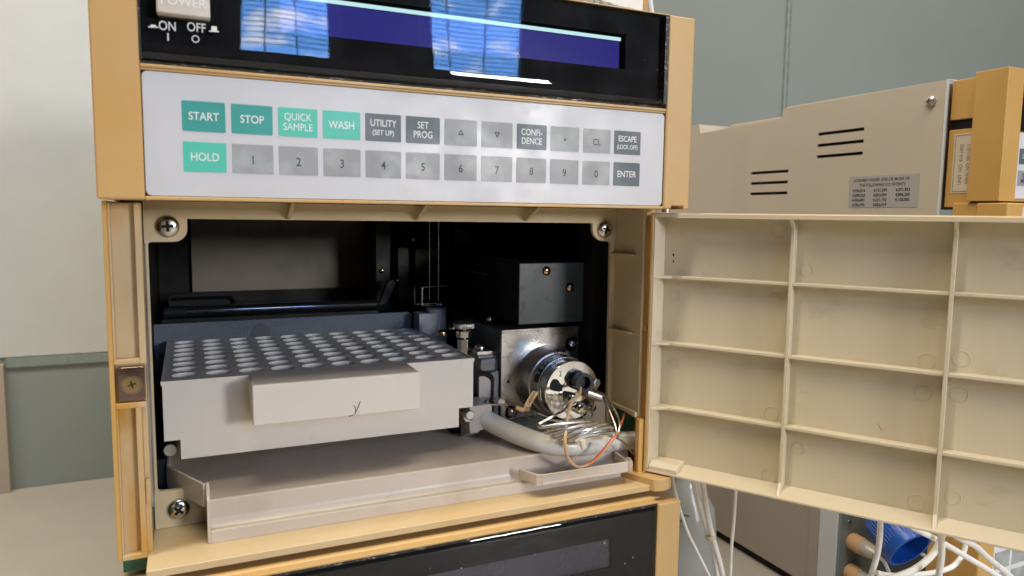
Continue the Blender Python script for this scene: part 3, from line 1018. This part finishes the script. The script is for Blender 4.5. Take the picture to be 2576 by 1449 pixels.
nn.lathe((229.4, 43.7, -108.4), (0.2, -1, -0.25), [(0, 3.2), (3.0, 3.2), (3.4, 2.8)], 6)
nn.lathe((229.4, 43.7, -108.4), (0.2, -1, -0.25), [(3.2, 2.3), (5.5, 2.2), (5.6, 1.0)], 20)
nn.build('port_nut', POLISHED, va)
nn = MB()
nn.lathe((228.2, 42.6, -101.2), (0.93, -0.12, -0.36), [(0, 2.9), (9.5, 2.9), (9.9, 2.5), (12, 2.4)], 24)
nn.lathe((231.5, 40.6, -95.6), (0.25, -1, 0.0), [(0, 2.7), (2.6, 2.7), (2.9, 2.2)], 6)
nn.build('port_fitting', STEEL, va)

# ================================================================== VIAL RACK
RK = thing('vial_rack', (90, 99, -114), 'cream plastic rack of empty round vial holes with a box handle in front', 'vial rack')
ou = [(17.2, 48.6), (162.2, 48.6), (162.2, 153.5), (17.2, 153.5)]
holes = []
for i in range(10):
    for j in range(8):
        cx = 26.2 + i * 14.33
        cy = 59.0 + j * 12.75
        holes.append([(cx + 5.7 * math.cos(2 * math.pi * k / 28), cy + 5.35 * math.sin(2 * math.pi * k / 28)) for k in range(28)])
rk = MB().curve([ou] + holes, -104.2, -78.4, lambda p, q, hh: V((p, q, hh)))
rk.yprism([(17.0, -78.2), (162.4, -78.2), (162.4, -104.0), (154.6, -104.0), (154.6, -113.9), (23.5, -113.9), (23.5, -105.0), (17.0, -105.0)], 46.9, 48.8)
rk.box(16.5, 17.3, 46.6, 153.7, -80.0, -78.1).box(162.1, 162.9, 46.6, 153.7, -80.0, -78.1)
rk = rk.build('rack_body', RACKM, RK)
MB().box(23.7, 154.4, 48.9, 153.5, -113.8, -104.25).build('rack_foot', RACKM, RK, bevel=0.4)
hd = MB().box(52.3, 127.1, 24.5, 46.88, -96.0, -78.0)
hd = hd.build('handle', RACKM, RK, bevel=0.7)
pm = MB()
Yp = 24.44
pm.tube([(98.6, Yp, -89.3), (97.5, Yp, -92.0), (96.2, Yp, -94.6), (94.8, Yp, -95.5), (93.3, Yp, -95.7)], lambda q: 0.16 + 0.05 * math.sin(q * 9), 6, 5)
pm.tube([(95.6, Yp, -90.9), (96.3, Yp, -92.4), (96.4, Yp, -93.6), (96.3, Yp, -94.8)], lambda q: 0.14 + 0.1 * q, 6, 5)
pm.build('pen_mark', DARKINK, hd)

# ================================================================== DRIP TRAY
TR = thing('drip_tray', (140, 60, -143), 'grey beige plastic drip tray under the rack with gutter along its front', 'tray')
t = MB()
fl = [(33.0, 27.5), (245.5, 27.5), (245.5, 152), (18.2, 152), (18.2, 58)]
t.zprism(fl, -129.6, -127.6)
t.build('floor', TRAYM, TR, bevel=0.3)
t = MB()
# walls: left with a slanting front corner
def wallseg(mb, p, q, th, z0, z1):
    p, q = V((p[0], p[1], 0)), V((q[0], q[1], 0))
    d_ = (q - p).normalized()
    n_ = V((-d_.y, d_.x, 0))
    mb.obox(p, d_, n_, V((0, 0, 1)), 0, (q - p).length, 0, th, z0, z1)


wallseg(t, (18.2, 152), (18.2, 58), -1.3, -129.6, -119.6)
wallseg(t, (18.2, 58), (33.0, 27.5), -1.3, -129.6, -119.6)
t.build('side_wall', TRAYM, TR, bevel=0.25)
t = MB()
gp = [(28.9, -127.2), (28.2, -126.9), (27.3, -127.4), (27.0, -134.6), (26.2, -136.8), (24.5, -138.4), (22.0, -138.8), (21.4, -137.6), (19.6, -137.6), (19.4, -143.0), (29.5, -143.0), (29.5, -129.6)]
t.xprism(gp, 34.3, 246.2)
t.xprism([(27.2, -119.6), (19.6, -124), (19.4, -142.95), (29.4, -142.95), (29.4, -119.6)], 33.0, 34.3)
t.build('gutter', TRAYM, TR, bevel=0.25)
cp_ = MB()
cp_.zprism([(178.0, 20.5), (182.5, 10.2), (185, 9.0), (234.0, 9.0), (235.8, 10.6), (237.5, 19.2)], -136.4, -135.2)
for p, q in (((177.2, 21.0), (182.0, 10.4)), ((182.0, 10.4), (184.6, 9.0)), ((184.6, 9.0), (234.2, 9.0)), ((234.2, 9.0), (236, 10.8)), ((236, 10.8), (238.6, 30))):
    wallseg(cp_, p, q, 1.4, -136.4, -131.0)
cp_.build('spill_lip', TRAYM, TR, bevel=0.3)
t = MB().xprism([(15.5, -134), (18, -132.4), (21, -133), (21, -142.9), (15.5, -142.9)], 239.2, 242.0)
t.build('end_post', BEIGE, TR, bevel=0.5)

# ================================================================== TUBES INSIDE THE OPENING
hs = MB().tube([(172.4, 63, -113.4), (178.5, 54.5, -117.4), (187.6, 39, -120.6), (196, 29.4, -122.6), (207.5, 25.8, -124.2), (219.5, 26.4, -125.5), (238, 29.4, -126.6), (252.5, 30, -127.6), (272, 36, -128.5)], lambda f_: 4.9 + 0.4 * min(1, f_ * 5), 28, 8)
hs = hs.build('drain_hose', TRANSLUCENT, origin=(215, 40, -134))
tag(hs, 'thick milky white drain hose curving across the drip tray floor', 'hose')
hb = thing('hose_elbow', (170, 62, -127), 'pale grey block with a round peg where the thick hose begins', 'hose fitting')
q = MB()
q.box(164.4, 177.6, 57, 72, -120.5, -106.6)
q.prism([(57.2, -107.2), (72, -107.2), (72, -128), (57.2, -121.5)], 164.8, 170.5, lambda p, r_, hh: V((hh, p, r_)))
q.box(171.8, 182.5, 73, 78, -110.0, -107.4)
q.build('block', plastic('warm_grey_block', (0.42, 0.38, 0.34), 0.4, 0.06, 0.04), hb, bevel=0.5)
q = MB().yprism([(184.2, -108.2), (184.2, -98.8), (182.8, -96.6), (180, -95.2), (177, -95.2), (177, -108.2)], 75, 77)
q.build('curved_ear', plastic('warm_grey_ear', (0.44, 0.40, 0.35), 0.4, 0.06, 0.04), hb, bevel=0.3)
MB().lathe((164.2, 55.4, -111.0), (0, 1, 0), [(0, 2.2), (0.4, 2.6), (5, 2.6)], 24).build('peg', ALU, hb)

pts = [(217.2, 37.0, -103.4)] + [(212.5, 33.0, -103.9), (202.4, 23.0, -104.2), (193.6, 17.0, -104.6), (186.2, 17.0, -107.7), (186.1, 13.5, -108.2), (195.5, 9.5, -106.4), (211.9, 11.0, -107.4), (216.2, 14.5, -109.7), (214.4, 18.5, -111.3), (205.5, 20.0, -111.4), (190.6, 17.0, -111.6), (190.5, 13.5, -112.0), (199.5, 9.5, -109.0), (215.5, 11.0, -108.7), (219.9, 14.5, -111.0), (218.1, 18.5, -112.6), (209.4, 20.0, -113.4), (194.7, 17.0, -114.4), (194.6, 13.5, -114.8), (203.5, 9.5, -110.8), (219.4, 11.0, -109.7), (223.9, 14.5, -112.0), (222.1, 18.5, -113.6), (213.4, 20.0, -114.9), (198.5, 17.0, -116.3), (198.4, 13.5, -116.7), (207.2, 9.5, -112.8), (223.1, 11.0, -111.7), (227.7, 14.5, -114.1), (225.9, 18.5, -115.7), (217.6, 20.0, -116.9), (203.0, 17.0, -118.1), (202.9, 13.5, -118.5), (209.2, 9.5, -115.6), (222.6, 11.0, -115.7), (227.1, 14.5, -118.2), (225.3, 18.5, -119.8), (217.3, 20.0, -118.9)]
cl = MB().tube(pts, 0.76, 10, 6)
cl = cl.build('sample_loop', STEEL, origin=(216, 32, -124))
tag(cl, 'shiny steel capillary wound into a flat coil under the valve', 'capillary coil')
c2 = MB()
c2.tube([(227.9, 39, -110.0)] + [(224.2, 36.0, -107.7), (224.9, 32.0, -108.0), (223.9, 29.0, -109.8), (218.9, 24.0, -110.0), (212.3, 20.0, -109.1), (203.0, 18.0, -108.0), (196.0, 18.0, -107.1), (192.6, 20.0, -106.7)], 0.66, 10, 7)
c2 = c2.build('capillary', STEEL, origin=(216, 32, -114))
tag(c2, 'steel capillary curling out of the lower right port of the valve', 'capillary')
ln = MB()
ln.tube([(233.6, 34.0, -102.2), (232.1, 28.0, -105.2), (231.6, 22.0, -109.4), (231.0, 17.0, -113.9), (230.2, 14.0, -117.7), (230.2, 13.0, -119.8)], 0.66, 10, 7)
ln = ln.build('capillary', STEEL, origin=(236, 28, -110))
tag(ln, 'long steel capillary dropping right of the black nut, the straighter left one of a pair', 'capillary')
ln = MB()
ln.tube([(235.4, 34.0, -103.0), (235.7, 28.0, -106.2), (235.5, 22.0, -110.1), (233.7, 17.0, -112.7), (231.2, 14.0, -116.1), (230.2, 13.0, -119.5)], 0.66, 10, 7)
ln = ln.build('capillary', STEEL, origin=(238, 28, -110))
tag(ln, 'long steel capillary bowing outward right of the black nut, the right one of a pair', 'capillary')
ln = MB()
ln.tube([(229.6, 13.0, -118.8), (233.5, 13.0, -121.4), (237.7, 14.0, -125.5), (241.9, 16.0, -129.4), (245.0, 18.0, -132.5), (249.8, 21.0, -136.9)], 0.55, 10, 7)
ln = ln.build('capillary', DARKTUBE, origin=(246, 28, -130))
tag(ln, 'dark tarnished capillary running from the coil out past the hinge column', 'capillary')
ln = MB()
ln.tube([(221.9, 38.6, -97.2), (218.6, 34, -99.6), (209.8, 27.0, -101.9), (202.4, 17.0, -105.5), (197.6, 10.0, -110.5), (195.9, 7.5, -115.1), (197.1, 8.0, -121.1), (200.3, 10.0, -126.1), (205.0, 12.0, -130.3), (208.6, 12.5, -131.2), (213.4, 12.5, -130.1), (217.9, 11.5, -126.3), (222.1, 11.0, -122.0), (226.3, 11.5, -118.3)], 0.85, 12, 7)
ln = ln.build('plastic_tube', TANTUBE, origin=(211, 22, -134))
tag(ln, 'tan plastic tube looping from the black nut down into the tray', 'tube')
ln = MB()
ln.tube([(208.7, 12.8, -131.2), (213.2, 12.2, -129.7), (217.6, 11.0, -125.8), (221.9, 10.6, -121.3), (226.6, 11.4, -118.0), (230.5, 14.0, -116.6), (236.4, 20.0, -114.5), (243.6, 28.0, -112.2), (248.6, 34.0, -110.3)], 0.55, 10, 7)
ln = ln.build('plastic_tube', ORANGETUBE, origin=(228, 22, -130))
tag(ln, 'thin orange tube rising from the tray towards the right wall', 'tube')
ln = MB()
for a, b2 in (((182, 66, -104.6), (206, 43.5, -113.8)), ((182, 66, -107.0), (199.8, 45, -116.2)), ((182, 66, -105.2), (203, 43.5, -114.6))):
    ln.tube([a, b2], 0.42, 8, 1)
ln.tube([(176, 62, -105.8), (174.2, 60, -107), (177, 57, -106.6), (184, 52, -106.4)], 0.6, 8, 6)
ln = ln.build('capillary_bundle', STEEL, origin=(194, 52, -112))
tag(ln, 'bundle of thin straight steel capillaries running from the rack side under the valve', 'capillaries')
tg = thing('length_tag', (193, 46, -112), 'small tan paper flag folded round the capillary bundle, marked 140mm', 'tag')
q = MB()
P0 = V((192.2, 45.6, -108.8))
tu = V((0.42, -0.10, 0.90)).normalized()
tv = V((0.90, -0.2, -0.44)).normalized()
tw = tu.cross(tv)
q.prism([(0, -1.6), (5, -1.8), (11.5, -1.2), (11.9, 2.2), (6, 1.6), (0, 1.6)], 0, 0.25, lambda p, r_, hh: P0 + tu * p + tv * r_ + tw * hh)
fl_ = q.build('flag', TAGM, tg)
M = Matrix(((tu.x, tv.x * -1, 0, 0), (tu.y, tv.y * -1, 0, 0), (tu.z, tv.z * -1, 0, 0), (0, 0, 0, 1)))
nrm = tu.cross(-tv)
for i in range(3):
    M[i][2] = nrm[i]
off = P0 + tu * 6.0 + tv * 0.1 + (nrm * 0.06 if nrm.dot(tw) < 0 else nrm * 0.31)
for i in range(3):
    M[i][3] = off[i]
q = MB().text('X 140mm', 2.75, M, 0.02, xs=0.95, bold=0.05)
q.build('lettering', DARKINK, fl_)
q = MB().lathe((187.4, 47.5, -107.0), (0.86, -0.36, -0.36), [(0, 1.0), (0.4, 1.25), (4.6, 1.25), (5, 1.0)], 16)
q.build('sleeve', TAGM, tg)
ck_ = MB().lathe((180.5, 56, -105.0), (0.86, -0.4, -0.32), [(0, 1.3), (0.6, 1.8), (3, 1.8), (3.6, 1.3)], 14)
ck_ = ck_.build('tube_clip', CREAMTAG, origin=(182, 55, -106))
tag(ck_, 'small translucent clip holding the capillary bundle beside the rack', 'clip')
tg = thing('coil_tag', (216, 17, -122), 'cream plastic tag with blurred marks hanging from the steel coil', 'tag')
q = MB()
q.prism([(p.x, p.y) for p in catmull([(202.6, -116.0, 0), (207.3, -113.7, 0), (214.4, -114.0, 0), (221.0, -115.9, 0), (224.0, -117.1, 0), (221.1, -117.7, 0), (215.8, -118.5, 0), (208.1, -117.2, 0), (204.2, -116.8, 0)], 4, True)],
        9.4, 9.8, lambda p, r_, hh: V((p, hh, r_)))
pt = q.build('plate', CREAMTAG, tg, bevel=0.1)
MB().text('NN-001', 2.3, front(216.1, 9.35, -116.3) @ Matrix.Rotation(-0.02, 4, 'Z'), 0.02, xs=0.9).build('marks', GREYINK, pt)
MB().lathe((206.5, 9.0, -115.7), (0.16, -0.1, -1), [(0, 1.75), (4.3, 1.6), (4.7, 1.3)], 18).build('stub', CREAMTAG, tg)

# ================================================================== LOWER MODULE
L = thing('lower_module', (130, 200, BENCH), 'yellow framed instrument with a dark glass front directly under the sampler', 'laboratory instrument')
q = MB()
q.box(245.9, 260, -2.6, 24, BENCH + 6, -151.4)
q.build('bezel_post', YELLOW, L, bevel=0.5)
q = MB()
q.box(0, 14.5, -2.6, 24, BENCH + 6, -151.4)
q.build('bezel_post', YELLOW, L, bevel=0.5)
q = MB()
q.box(14.5, 245.9, -1.9, 24, -151.0, -150.0)
q.xprism([(2.5, -149.2), (24, -149.2), (24, -150.0), (1.6, -150.0)], 10, 250)
q.build('top_rail', YELLOW, L, bevel=0.2)
MB().box(1, 259, 24, 400, BENCH + 6, -149.4).build('body_cover', COVERM, L, bevel=0.8)
q = MB()
oq = rrect(14.7, 245.6, -262, -151.3, 3)
prof = [(-0.4, -151.2), (-1.2, -152.6), (-1.6, -155), (-1.6, -155.7), (-1.6, -156.4), (-1.6, -262)]
vs = []
for x in (14.7, 245.7):
    vs.append([q.bm.verts.new(V((x, y, z))) for y, z in prof])
for i in range(len(prof) - 1):
    q.bm.faces.new((vs[0][i], vs[0][i + 1], vs[1][i + 1], vs[1][i]))
lg = q.build('display_window', GLASS, L, fix=False)
MB().curve([[(14.7, -262), (245.7, -262), (245.7, -151.4), (14.7, -151.4)], [(60, -182), (221, -182), (221, -166.4), (60, -166.4)]], 1.0, 2.0,
           lambda p, r_, hh: V((p, hh, r_))).build('mask', MASKM, lg)
MB().box(58, 223, 3.0, 4.0, -184, -164).build('screen', DISPLAYDARK, lg)
MB().box(14.8, 245.6, -1.5, 2.0, -152.4, -151.2).build('chipped_border', WORN, lg)

# ================================================================== SECOND INSTRUMENT AT RIGHT
X2 = 450
D2 = thing('upper_right_module', (580, 180, 2), 'beige instrument with slotted side cover and ochre front behind the open door', 'laboratory instrument')
c = MB()
op = [(2.0, -2.6), (2.0, 80.6), (132, 80.0), (134, 72.4), (230, 70.6), (232, 78.8), (420, 78), (420, -2.6)]


def slot(y0, y1, z):
    return [(y0, z - 1.1), (y1, z - 1.1), (y1, z + 1.1), (y0, z + 1.1)]


sl = []
for z in (57.2, 49.1, 41.0):
    sl.append(slot(58, 97.3, z))
for z in (32.2, 23.9, 15.6):
    sl.append(slot(124, 164, z))
c.curve([op] + sl, X2, X2 + 1.5, lambda p, r_, hh: V((hh, p, r_)))
cv_ = c.build('side_cover', COVERM, D2)
MB().box(X2 + 3, X2 + 5, 40, 180, 8, 62).build('vent_backing', BLACKM, cv_)
c = MB().box(X2 + 0.2, X2 + 258, 6, 130, 79.6, 80.7)
c.box(X2 + 0.2, X2 + 258, 232, 420, 77.4, 78.6)
c.box(X2 + 34, X2 + 258, 131, 231, 30, 80.2)
c.box(X2 + 1.6, X2 + 34, 131, 231, 66, 70.0)
c.box(X2 + 1.6, X2 + 257, 231.2, 420, 20, 77.3)
c.build('top_cover', COVERM, D2, bevel=0.4)
MB().box(X2 + 0.2, X2 + 1.8, 0.6, 2.0, -2.5, 80.8).box(X2 + 1.8, X2 + 14, 0.6, 1.6, 79.4, 80.8).build('cover_edge', COVEREDGE, cv_, bevel=0.2)
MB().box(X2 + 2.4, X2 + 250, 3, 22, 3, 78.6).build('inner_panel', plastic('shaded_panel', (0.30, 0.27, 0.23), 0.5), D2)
screw(cv_, X2 - 0.2, 10.6, 69, 3.4, 2.6, mat=STEEL, axis=(-1, 0, 0), rot=0.4)
lb = MB().box(X2 - 0.25, X2 - 0.02, 14.8, 67.3, 4.2, 25.3)
lb = lb.build('patent_label', LABELSILVER, cv_)
tx = MB()
tx.text('LICENSED UNDER ONE OR MORE OF', 2.75, leftface(X2 - 0.28, 42.5, 22.4), 0.02, xs=0.92, bold=0.05)
tx.text('THE FOLLOWING U.S. PATENTS', 2.75, leftface(X2 - 0.28, 41.5, 19.0), 0.02, xs=0.88, bold=0.05)
for i, row in enumerate((('4,943,016', '4,121,294', '4,371,923'), ('4,589,522', '4,823,094', '4,896,260'), ('4,954,891', '4,531,192', '4,120,583'), ('4,296,976', '4,826,419'))):
    for j, s_ in enumerate(row):
        tx.text(s_, 2.75, leftface(X2 - 0.28, 59 - j * 16.6, 15.4 - i * 3.2), 0.02, xs=0.95, bold=0.10)
tx.build('lettering', DARKINK, lb)
q = MB()
q.box(X2 + 4, X2 + 256, -16, 0.4, 56.4, 80)
q.box(X2 + 4, X2 + 256, -16, 0.4, 4, 50.6)
q.build('front_shell', OCHRE, D2, bevel=0.5)
MB().box(X2 + 5.5, X2 + 255, -15, 0.2, 50.6, 56.4).build('cable_slot', BLACKM, D2)
lb = MB()
lb.box(X2 + 3.7, X2 + 3.98, -17.5, -3.4, 12.5, 48.0)
lb = lb.build('serial_label', LABELCREAM, D2)
tx = MB()
Mu = Matrix(((0, 0, -1, X2 + 3.66), (0, 1, 0, 0), (1, 0, 0, 0), (0, 0, 0, 1)))


def up(y, z):    # text running upward on the left face
    M_ = Matrix(((0, 0, -1, X2 + 3.66), (0, 1, 0, y), (1, 0, 0, z), (0, 0, 0, 1)))
    return M_


tx.text('UNIT  NO  810-2400', 3.2, up(-8.6, 29.5), 0.02, xs=0.85, bold=0.0)
tx.text('SERIAL NO  0811-012', 3.2, up(-13.0, 29.5), 0.02, xs=0.80, bold=0.0)
tx.box(X2 + 3.64, X2 + 3.7, -17, -4.4, 46.6, 47.0).box(X2 + 3.64, X2 + 3.7, -17, -4.4, 13.3, 13.7).box(X2 + 3.64, X2 + 3.7, -4.6, -4.3, 13.3, 47.0)
tx.build('lettering', GREYINK, lb)
q = MB()
q.box(X2, X2 + 14.6, -34.8, -16, 7.4, 82)
q.box(X2 + 14.6, X2 + 245, -33.8, -16, 7.4, 9.0).box(X2 + 14.6, X2 + 245, -33.8, -16, 80.8, 82).box(X2 + 14.6, X2 + 245, -33.8, -16, 46.6, 47.4)
q.box(X2 + 245, X2 + 260, -34.8, -16, 7.4, 82)
q.build('front_bezel', OCHRE, D2, bevel=0.8)
MB().box(X2 + 14.7, X2 + 244.8, -34.2, -18, 47.4, 80.7).build('display_window', SATINBLACK, D2)
kp = MB().box(X2 + 14.8, X2 + 244.8, -34.4, -20, 9.1, 46.5)
kp = kp.build('key_panel', plastic('pale_key_panel', (0.66, 0.68, 0.70), 0.4, 0.03, 0.03), D2)
for i in range(3):
    for (z0, z1, mm_) in ((28.8, 37.6, SLATE), (16.4, 25.2, GREYKEY)):
        k = MB().box(X2 + 16 + i * 17, X2 + 31 + i * 17, -34.52, -34.42, z0, z1).build('key', mm_, D2)
        if i == 0:
            if mm_ is GREYKEY:
                MB().text('SPE\nMEN', 3.6, front(X2 + 22.6, -34.56, 20.8), 0.02, bold=0.03).build('lettering', DARKINK, k)
            else:
                MB().text('C-', 3.6, front(X2 + 20.6, -34.56, 33.2), 0.02, bold=0.03).build('lettering', WHITEINK, k)

# ================================================================== THIRD INSTRUMENT AT LOWER RIGHT
D3 = thing('lower_right_module', (580, 180, BENCH), 'grey beige instrument with fittings recess under the slotted one behind the door', 'laboratory instrument')
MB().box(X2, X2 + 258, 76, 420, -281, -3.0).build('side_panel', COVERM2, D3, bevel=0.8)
MB().box(X2 - 0.4, X2 - 0.05, 86, 86.6, -281, -3.4).build('panel_seam', LABELSILVER, D3)
MB().box(X2 - 0.5, X2 + 6, 60, 75.8, -281, -3.2).build('corner_strip', COVEREDGE, D3, bevel=0.6)
MB().box(X2 + 0.8, X2 + 250, 58, 75, -281, -8).build('recess_panel', RECESSM, D3, bevel=0.5)
MB().box(X2 + 9, X2 + 240, -21, -3, -281, 0).build('inner_block', plastic('dark_brown_block', (0.10, 0.085, 0.065), 0.4, 0.2), D3)
for z in (-222, -241, -262):
    MB().lathe((459, 57.9, z), (0, -1, 0), [(0, 1.6), (0.8, 1.5), (1.0, 0.8)], 16).build('panel_screw', STEEL, D3)
q = MB()
q.box(X2 + 2, X2 + 16, -22, -6.5, -281, 6.6)
q.build('front_shell', OCHRE, D3, bevel=0.6)
q = MB()
q.box(X2, X2 + 14.6, -40, -22.2, -281, 6.4)
q.box(X2 + 14.6, X2 + 245, -39, -22.2, 4.6, 6.4)
q.build('front_bezel', OCHRE, D3, bevel=0.8)
MB().box(X2 + 14.8, X2 + 244, -38.6, -24, -281, 4.5).build('key_panel', plastic('white_key_panel', (0.70, 0.72, 0.75), 0.4, 0.03, 0.03), D3)
for i in range(2):
    for j in range(4):
        MB().box(X2 + 17.5 + i * 17, X2 + 32 + i * 17, -38.75, -38.62, -214 - j * 13.5, -203.4 - j * 13.5).build('key', GREYKEY, D3)
MB().box(X2 + 3, X2 + 20, 80, 400, BENCH + 0.2, -281.2).build('foot', BLACKM, D3)


def fitting(p, d_, lab):
    t_ = thing('tube_fitting', p, lab, 'tube fitting', 'finger tight fittings')
    p = V(p)
    MB().lathe(p, d_, [(0, 5.6), (0.6, 6.2), (10, 6.2), (10.5, 5.8)], 24).build('orange_collar', ORANGEFIT, t_, bevel=0.2)
    MB().lathe(p, d_, [(10.6, 5.6), (15, 5.4), (22, 4.4), (22.4, 1.6)], 24).build('pale_nut', PALEFIT, t_)


fd = V((-0.06, -1, -0.02))
fitting((462.5, 57.8, -236.5), fd, 'orange and pale tube fitting beside the blue cap, the upper of two')
fitting((462, 57.8, -259.6), fd, 'orange and pale tube fitting low in the recess, the lower of two')

# blue bottle cap hanging open
bc = thing('bottle_cap', (424, -15, -210), 'large blue plastic bottle cap tilted with its open rim to the lower right', 'bottle cap')
ca = V((-0.065, -0.877, -0.476)).normalized()
CB = V((424.4, -15, -204)) - ca * 26
q = MB().lathe(CB, ca, [(0, 0), (0, 11.2), (1.5, 12.4), (20, 13.2), (20.4, 14.6), (25.6, 14.9), (26, 14.5), (26, 12.9), (12, 12.4), (12, 0)], 64, cap=False)
q.build('cap_body', BLUECAP, bc)
q = MB()
u_ = ca.orthogonal().normalized()
w_ = ca.cross(u_)
for k in range(40):
    a = 2 * math.pi * k / 40
    e_ = u_ * math.cos(a) + w_ * math.sin(a)
    q.tube([CB + e_ * 12.5 + ca * 2, CB + e_ * 13.2 + ca * 19.6], 0.28, 5, 1)
q.build('grip_rib', BLUECAP, bc)

# ================================================================== LOOSE WHITE TUBES AT LOWER RIGHT


def loose(pts, r, lab, mat=WHITETUBE, name='white_tube', grp='loose white tubes under the door'):
    o = MB().tube(pts, r, 12, 7).build(name, mat, origin=pts[-1])
    return tag(o, lab, 'tube', grp)


from_ = None
TUBES = [
    ('thin white tube hanging closest to the yellow corner of the lower module', 0.85, [(269.0, 22.0, -130.3), (274.8, 22.0, -156.3), (283.6, 22.0, -180.0), (292.9, 22.0, -197.2), (307.2, 22.0, -222.0)]),
    ('white tube of the tied pair below the hinge, left one at the top', 1.6, [(284.7, 26.0, -135.8), (295.3, 26.0, -168.0), (304.5, 26.0, -190.9), (309.8, 26.0, -207.2), (314.0, 26.0, -230.5)]),
    ('white tube of the tied pair below the hinge, right one at the top', 1.6, [(292.4, 24.0, -136.1), (299.2, 24.0, -170.3), (304.9, 24.0, -190.1), (311.8, 24.0, -209.1), (318.3, 24.0, -230.4)]),
    ('thin white tube hanging straight down right of the tied pair', 0.95, [(317.7, 20.0, -142.9), (317.1, 20.0, -178.9), (316.1, 20.0, -198.3), (316.5, 20.0, -228.0)]),
    ('white tube hanging in front of the blue cap', 1.5, [(351.9, -48.0, -152.5), (352.9, -48.0, -160.5), (353.2, -48.0, -170.0), (352.1, -48.0, -178.5), (350.2, -48.0, -184.4), (348.1, -48.0, -190.3), (346.9, -48.0, -194.8)]),
    ('thin white tube leaving the upper orange fitting and passing under the blue cap', 1.15, [(443.2, 30.0, -225.9), (439.1, 20.0, -224.7), (434.7, 10.0, -224.7), (432.7, 5.0, -227.8), (429.3, 0.0, -231.5)]),
    ('white tube lying almost level along the bottom edge of the picture', 1.4, [(356.6, -45.0, -190.3), (368.6, -45.0, -194.2), (386.1, -45.0, -197.4), (404.1, -45.0, -199.6), (417.6, -45.0, -199.3), (425.2, -45.0, -195.2), (428.6, -45.0, -188.9), (427.8, -45.0, -176.7)]),
    ('broad white tube curving from the door down to the lower left below the cap', 1.75, [(384.4, -60.0, -161.0), (384.2, -60.0, -169.7), (377.7, -60.0, -177.9), (366.0, -60.0, -182.7), (353.7, -60.0, -184.1), (343.2, -60.0, -184.2)]),
    ('white tube dropping straight from where the tubes cross under the door', 1.6, [(365.9, -70.0, -153.7), (369.0, -70.0, -161.8), (370.2, -70.0, -167.7), (370.4, -70.0, -174.2), (369.7, -70.0, -181.0), (369.7, -70.0, -185.6)]),
    ('white tube slanting down to the right across the ochre side', 1.55, [(360.4, -55.0, -158.6), (373.3, -55.0, -165.7), (387.1, -55.0, -172.7), (402.7, -55.0, -181.3), (418.9, -55.0, -190.6), (435.8, -55.0, -200.3), (452.1, -55.0, -210.2)]),
    ('white tube slanting over the white keys at the lower right corner', 1.5, [(357.2, -80.0, -151.8), (368.7, -80.0, -158.6), (380.3, -80.0, -164.4), (391.4, -80.0, -172.6), (402.9, -80.0, -180.6), (415.3, -80.0, -189.4)]),
    ('white tube crossing behind the others from the blue rim to the lower right', 1.3, [(476.0, 15.0, -228.9), (463.3, 0.0, -223.2), (463.2, -10.0, -224.4), (462.5, -20.0, -224.3), (457.6, -30.0, -222.7)])]
for lab, r_, pts in TUBES:
    loose(pts, r_, lab)
tb = MB().lathe((304.6, 25, -191.0), (0.3, 0, -1), [(-1.3, 2.6), (-1.0, 3.1), (1.0, 3.1), (1.3, 2.6)], 20)
tag(tb.build('cable_tie', CREAMTAG, origin=(304, 25, -192)), 'cream cable tie round the two white tubes below the door hinge', 'cable tie')

# clear bottle behind them
bt = thing('glass_bottle', (338, 95, BENCH), 'clear grey bottle with dark pen strokes half hidden behind the white tubes', 'bottle')
m, n_, b_ = newmat('bottle_plastic')
b_.inputs['Base Color'].default_value = (0.42, 0.45, 0.44, 1)
b_.inputs['Roughness'].default_value = 0.18
b_.inputs['Transmission Weight'].default_value = 0.35
b_.inputs['IOR'].default_value = 1.3
MB().lathe((338, 95, BENCH + 0.3), (0, 0, 1), [(0, 22), (2, 24), (70, 24), (84, 22), (100, 12), (108, 10.5), (124, 10.5), (124, 9)], 40).build('bottle_body', m, bt)
q = MB()
for a, b2 in (((318.5, 79.9, -198), (323, 75.8, -197)), ((323, 75.8, -197), (319.5, 79, -205)), ((319.5, 79, -205), (325, 74.4, -205.5)), ((321.5, 77, -201), (327, 73, -201.4))):
    q.tube([a, b2], 0.7, 6, 1)
q.build('pen_stroke', DARKINK, bt)

# ================================================================== THINGS ON TOP OF THE SAMPLER
q = MB()
pp = [(246, 108, 98.0), (262, 110, 97.8), (278, 112, 97.5), (290, 113, 97.0)]
cpts = catmull([(60, 110, 104.5), (150, 110, 105), (205, 110, 112), (245.5, 110.0, 123.6), (259.7, 110.0, 120.19999999999999), (271.3, 110.0, 118.80000000000001), (281.6, 110.0, 117.19999999999999), (290.6, 110.0, 116.9), (295.8, 110.0, 115.0), (300.3, 110.0, 111.6), (304, 110, 98), (305, 110, 70)], 20)
q.tube(cpts, lambda f_: 11.4 + 0.9 * (1 if int(f_ * 60) % 3 else -1), 20, 1)
q = q.build('corrugated_hose', GREYHOSE, origin=(230, 110, 93))
tag(q, 'grey corrugated hose end lying on top of the sampler', 'hose')
q = MB().box(356.9, 405.1, 260, 261, 93, 300)
tag(q.build('paper_sheet', PAPERM, origin=(385, 260, 93)), 'white paper sheet standing behind the sampler top', 'paper')
q = MB().box(405.3, 409.3, 259, 266, 93, 320)
tag(q.build('wooden_pole', POLEM, origin=(418, 262, 93)), 'narrow orange wooden strip beside the white paper', 'wooden strip')
q = MB().tube([(333, 150, 175), (336.5, 150, 152), (339, 150, 139), (341, 150, 120), (342, 150, 60)], 1.5, 10, 5)
tag(q.build('white_cable', WHITETUBE, origin=(340, 150, 60)), 'thin white cable hanging behind the right end of the sampler top', 'cable')
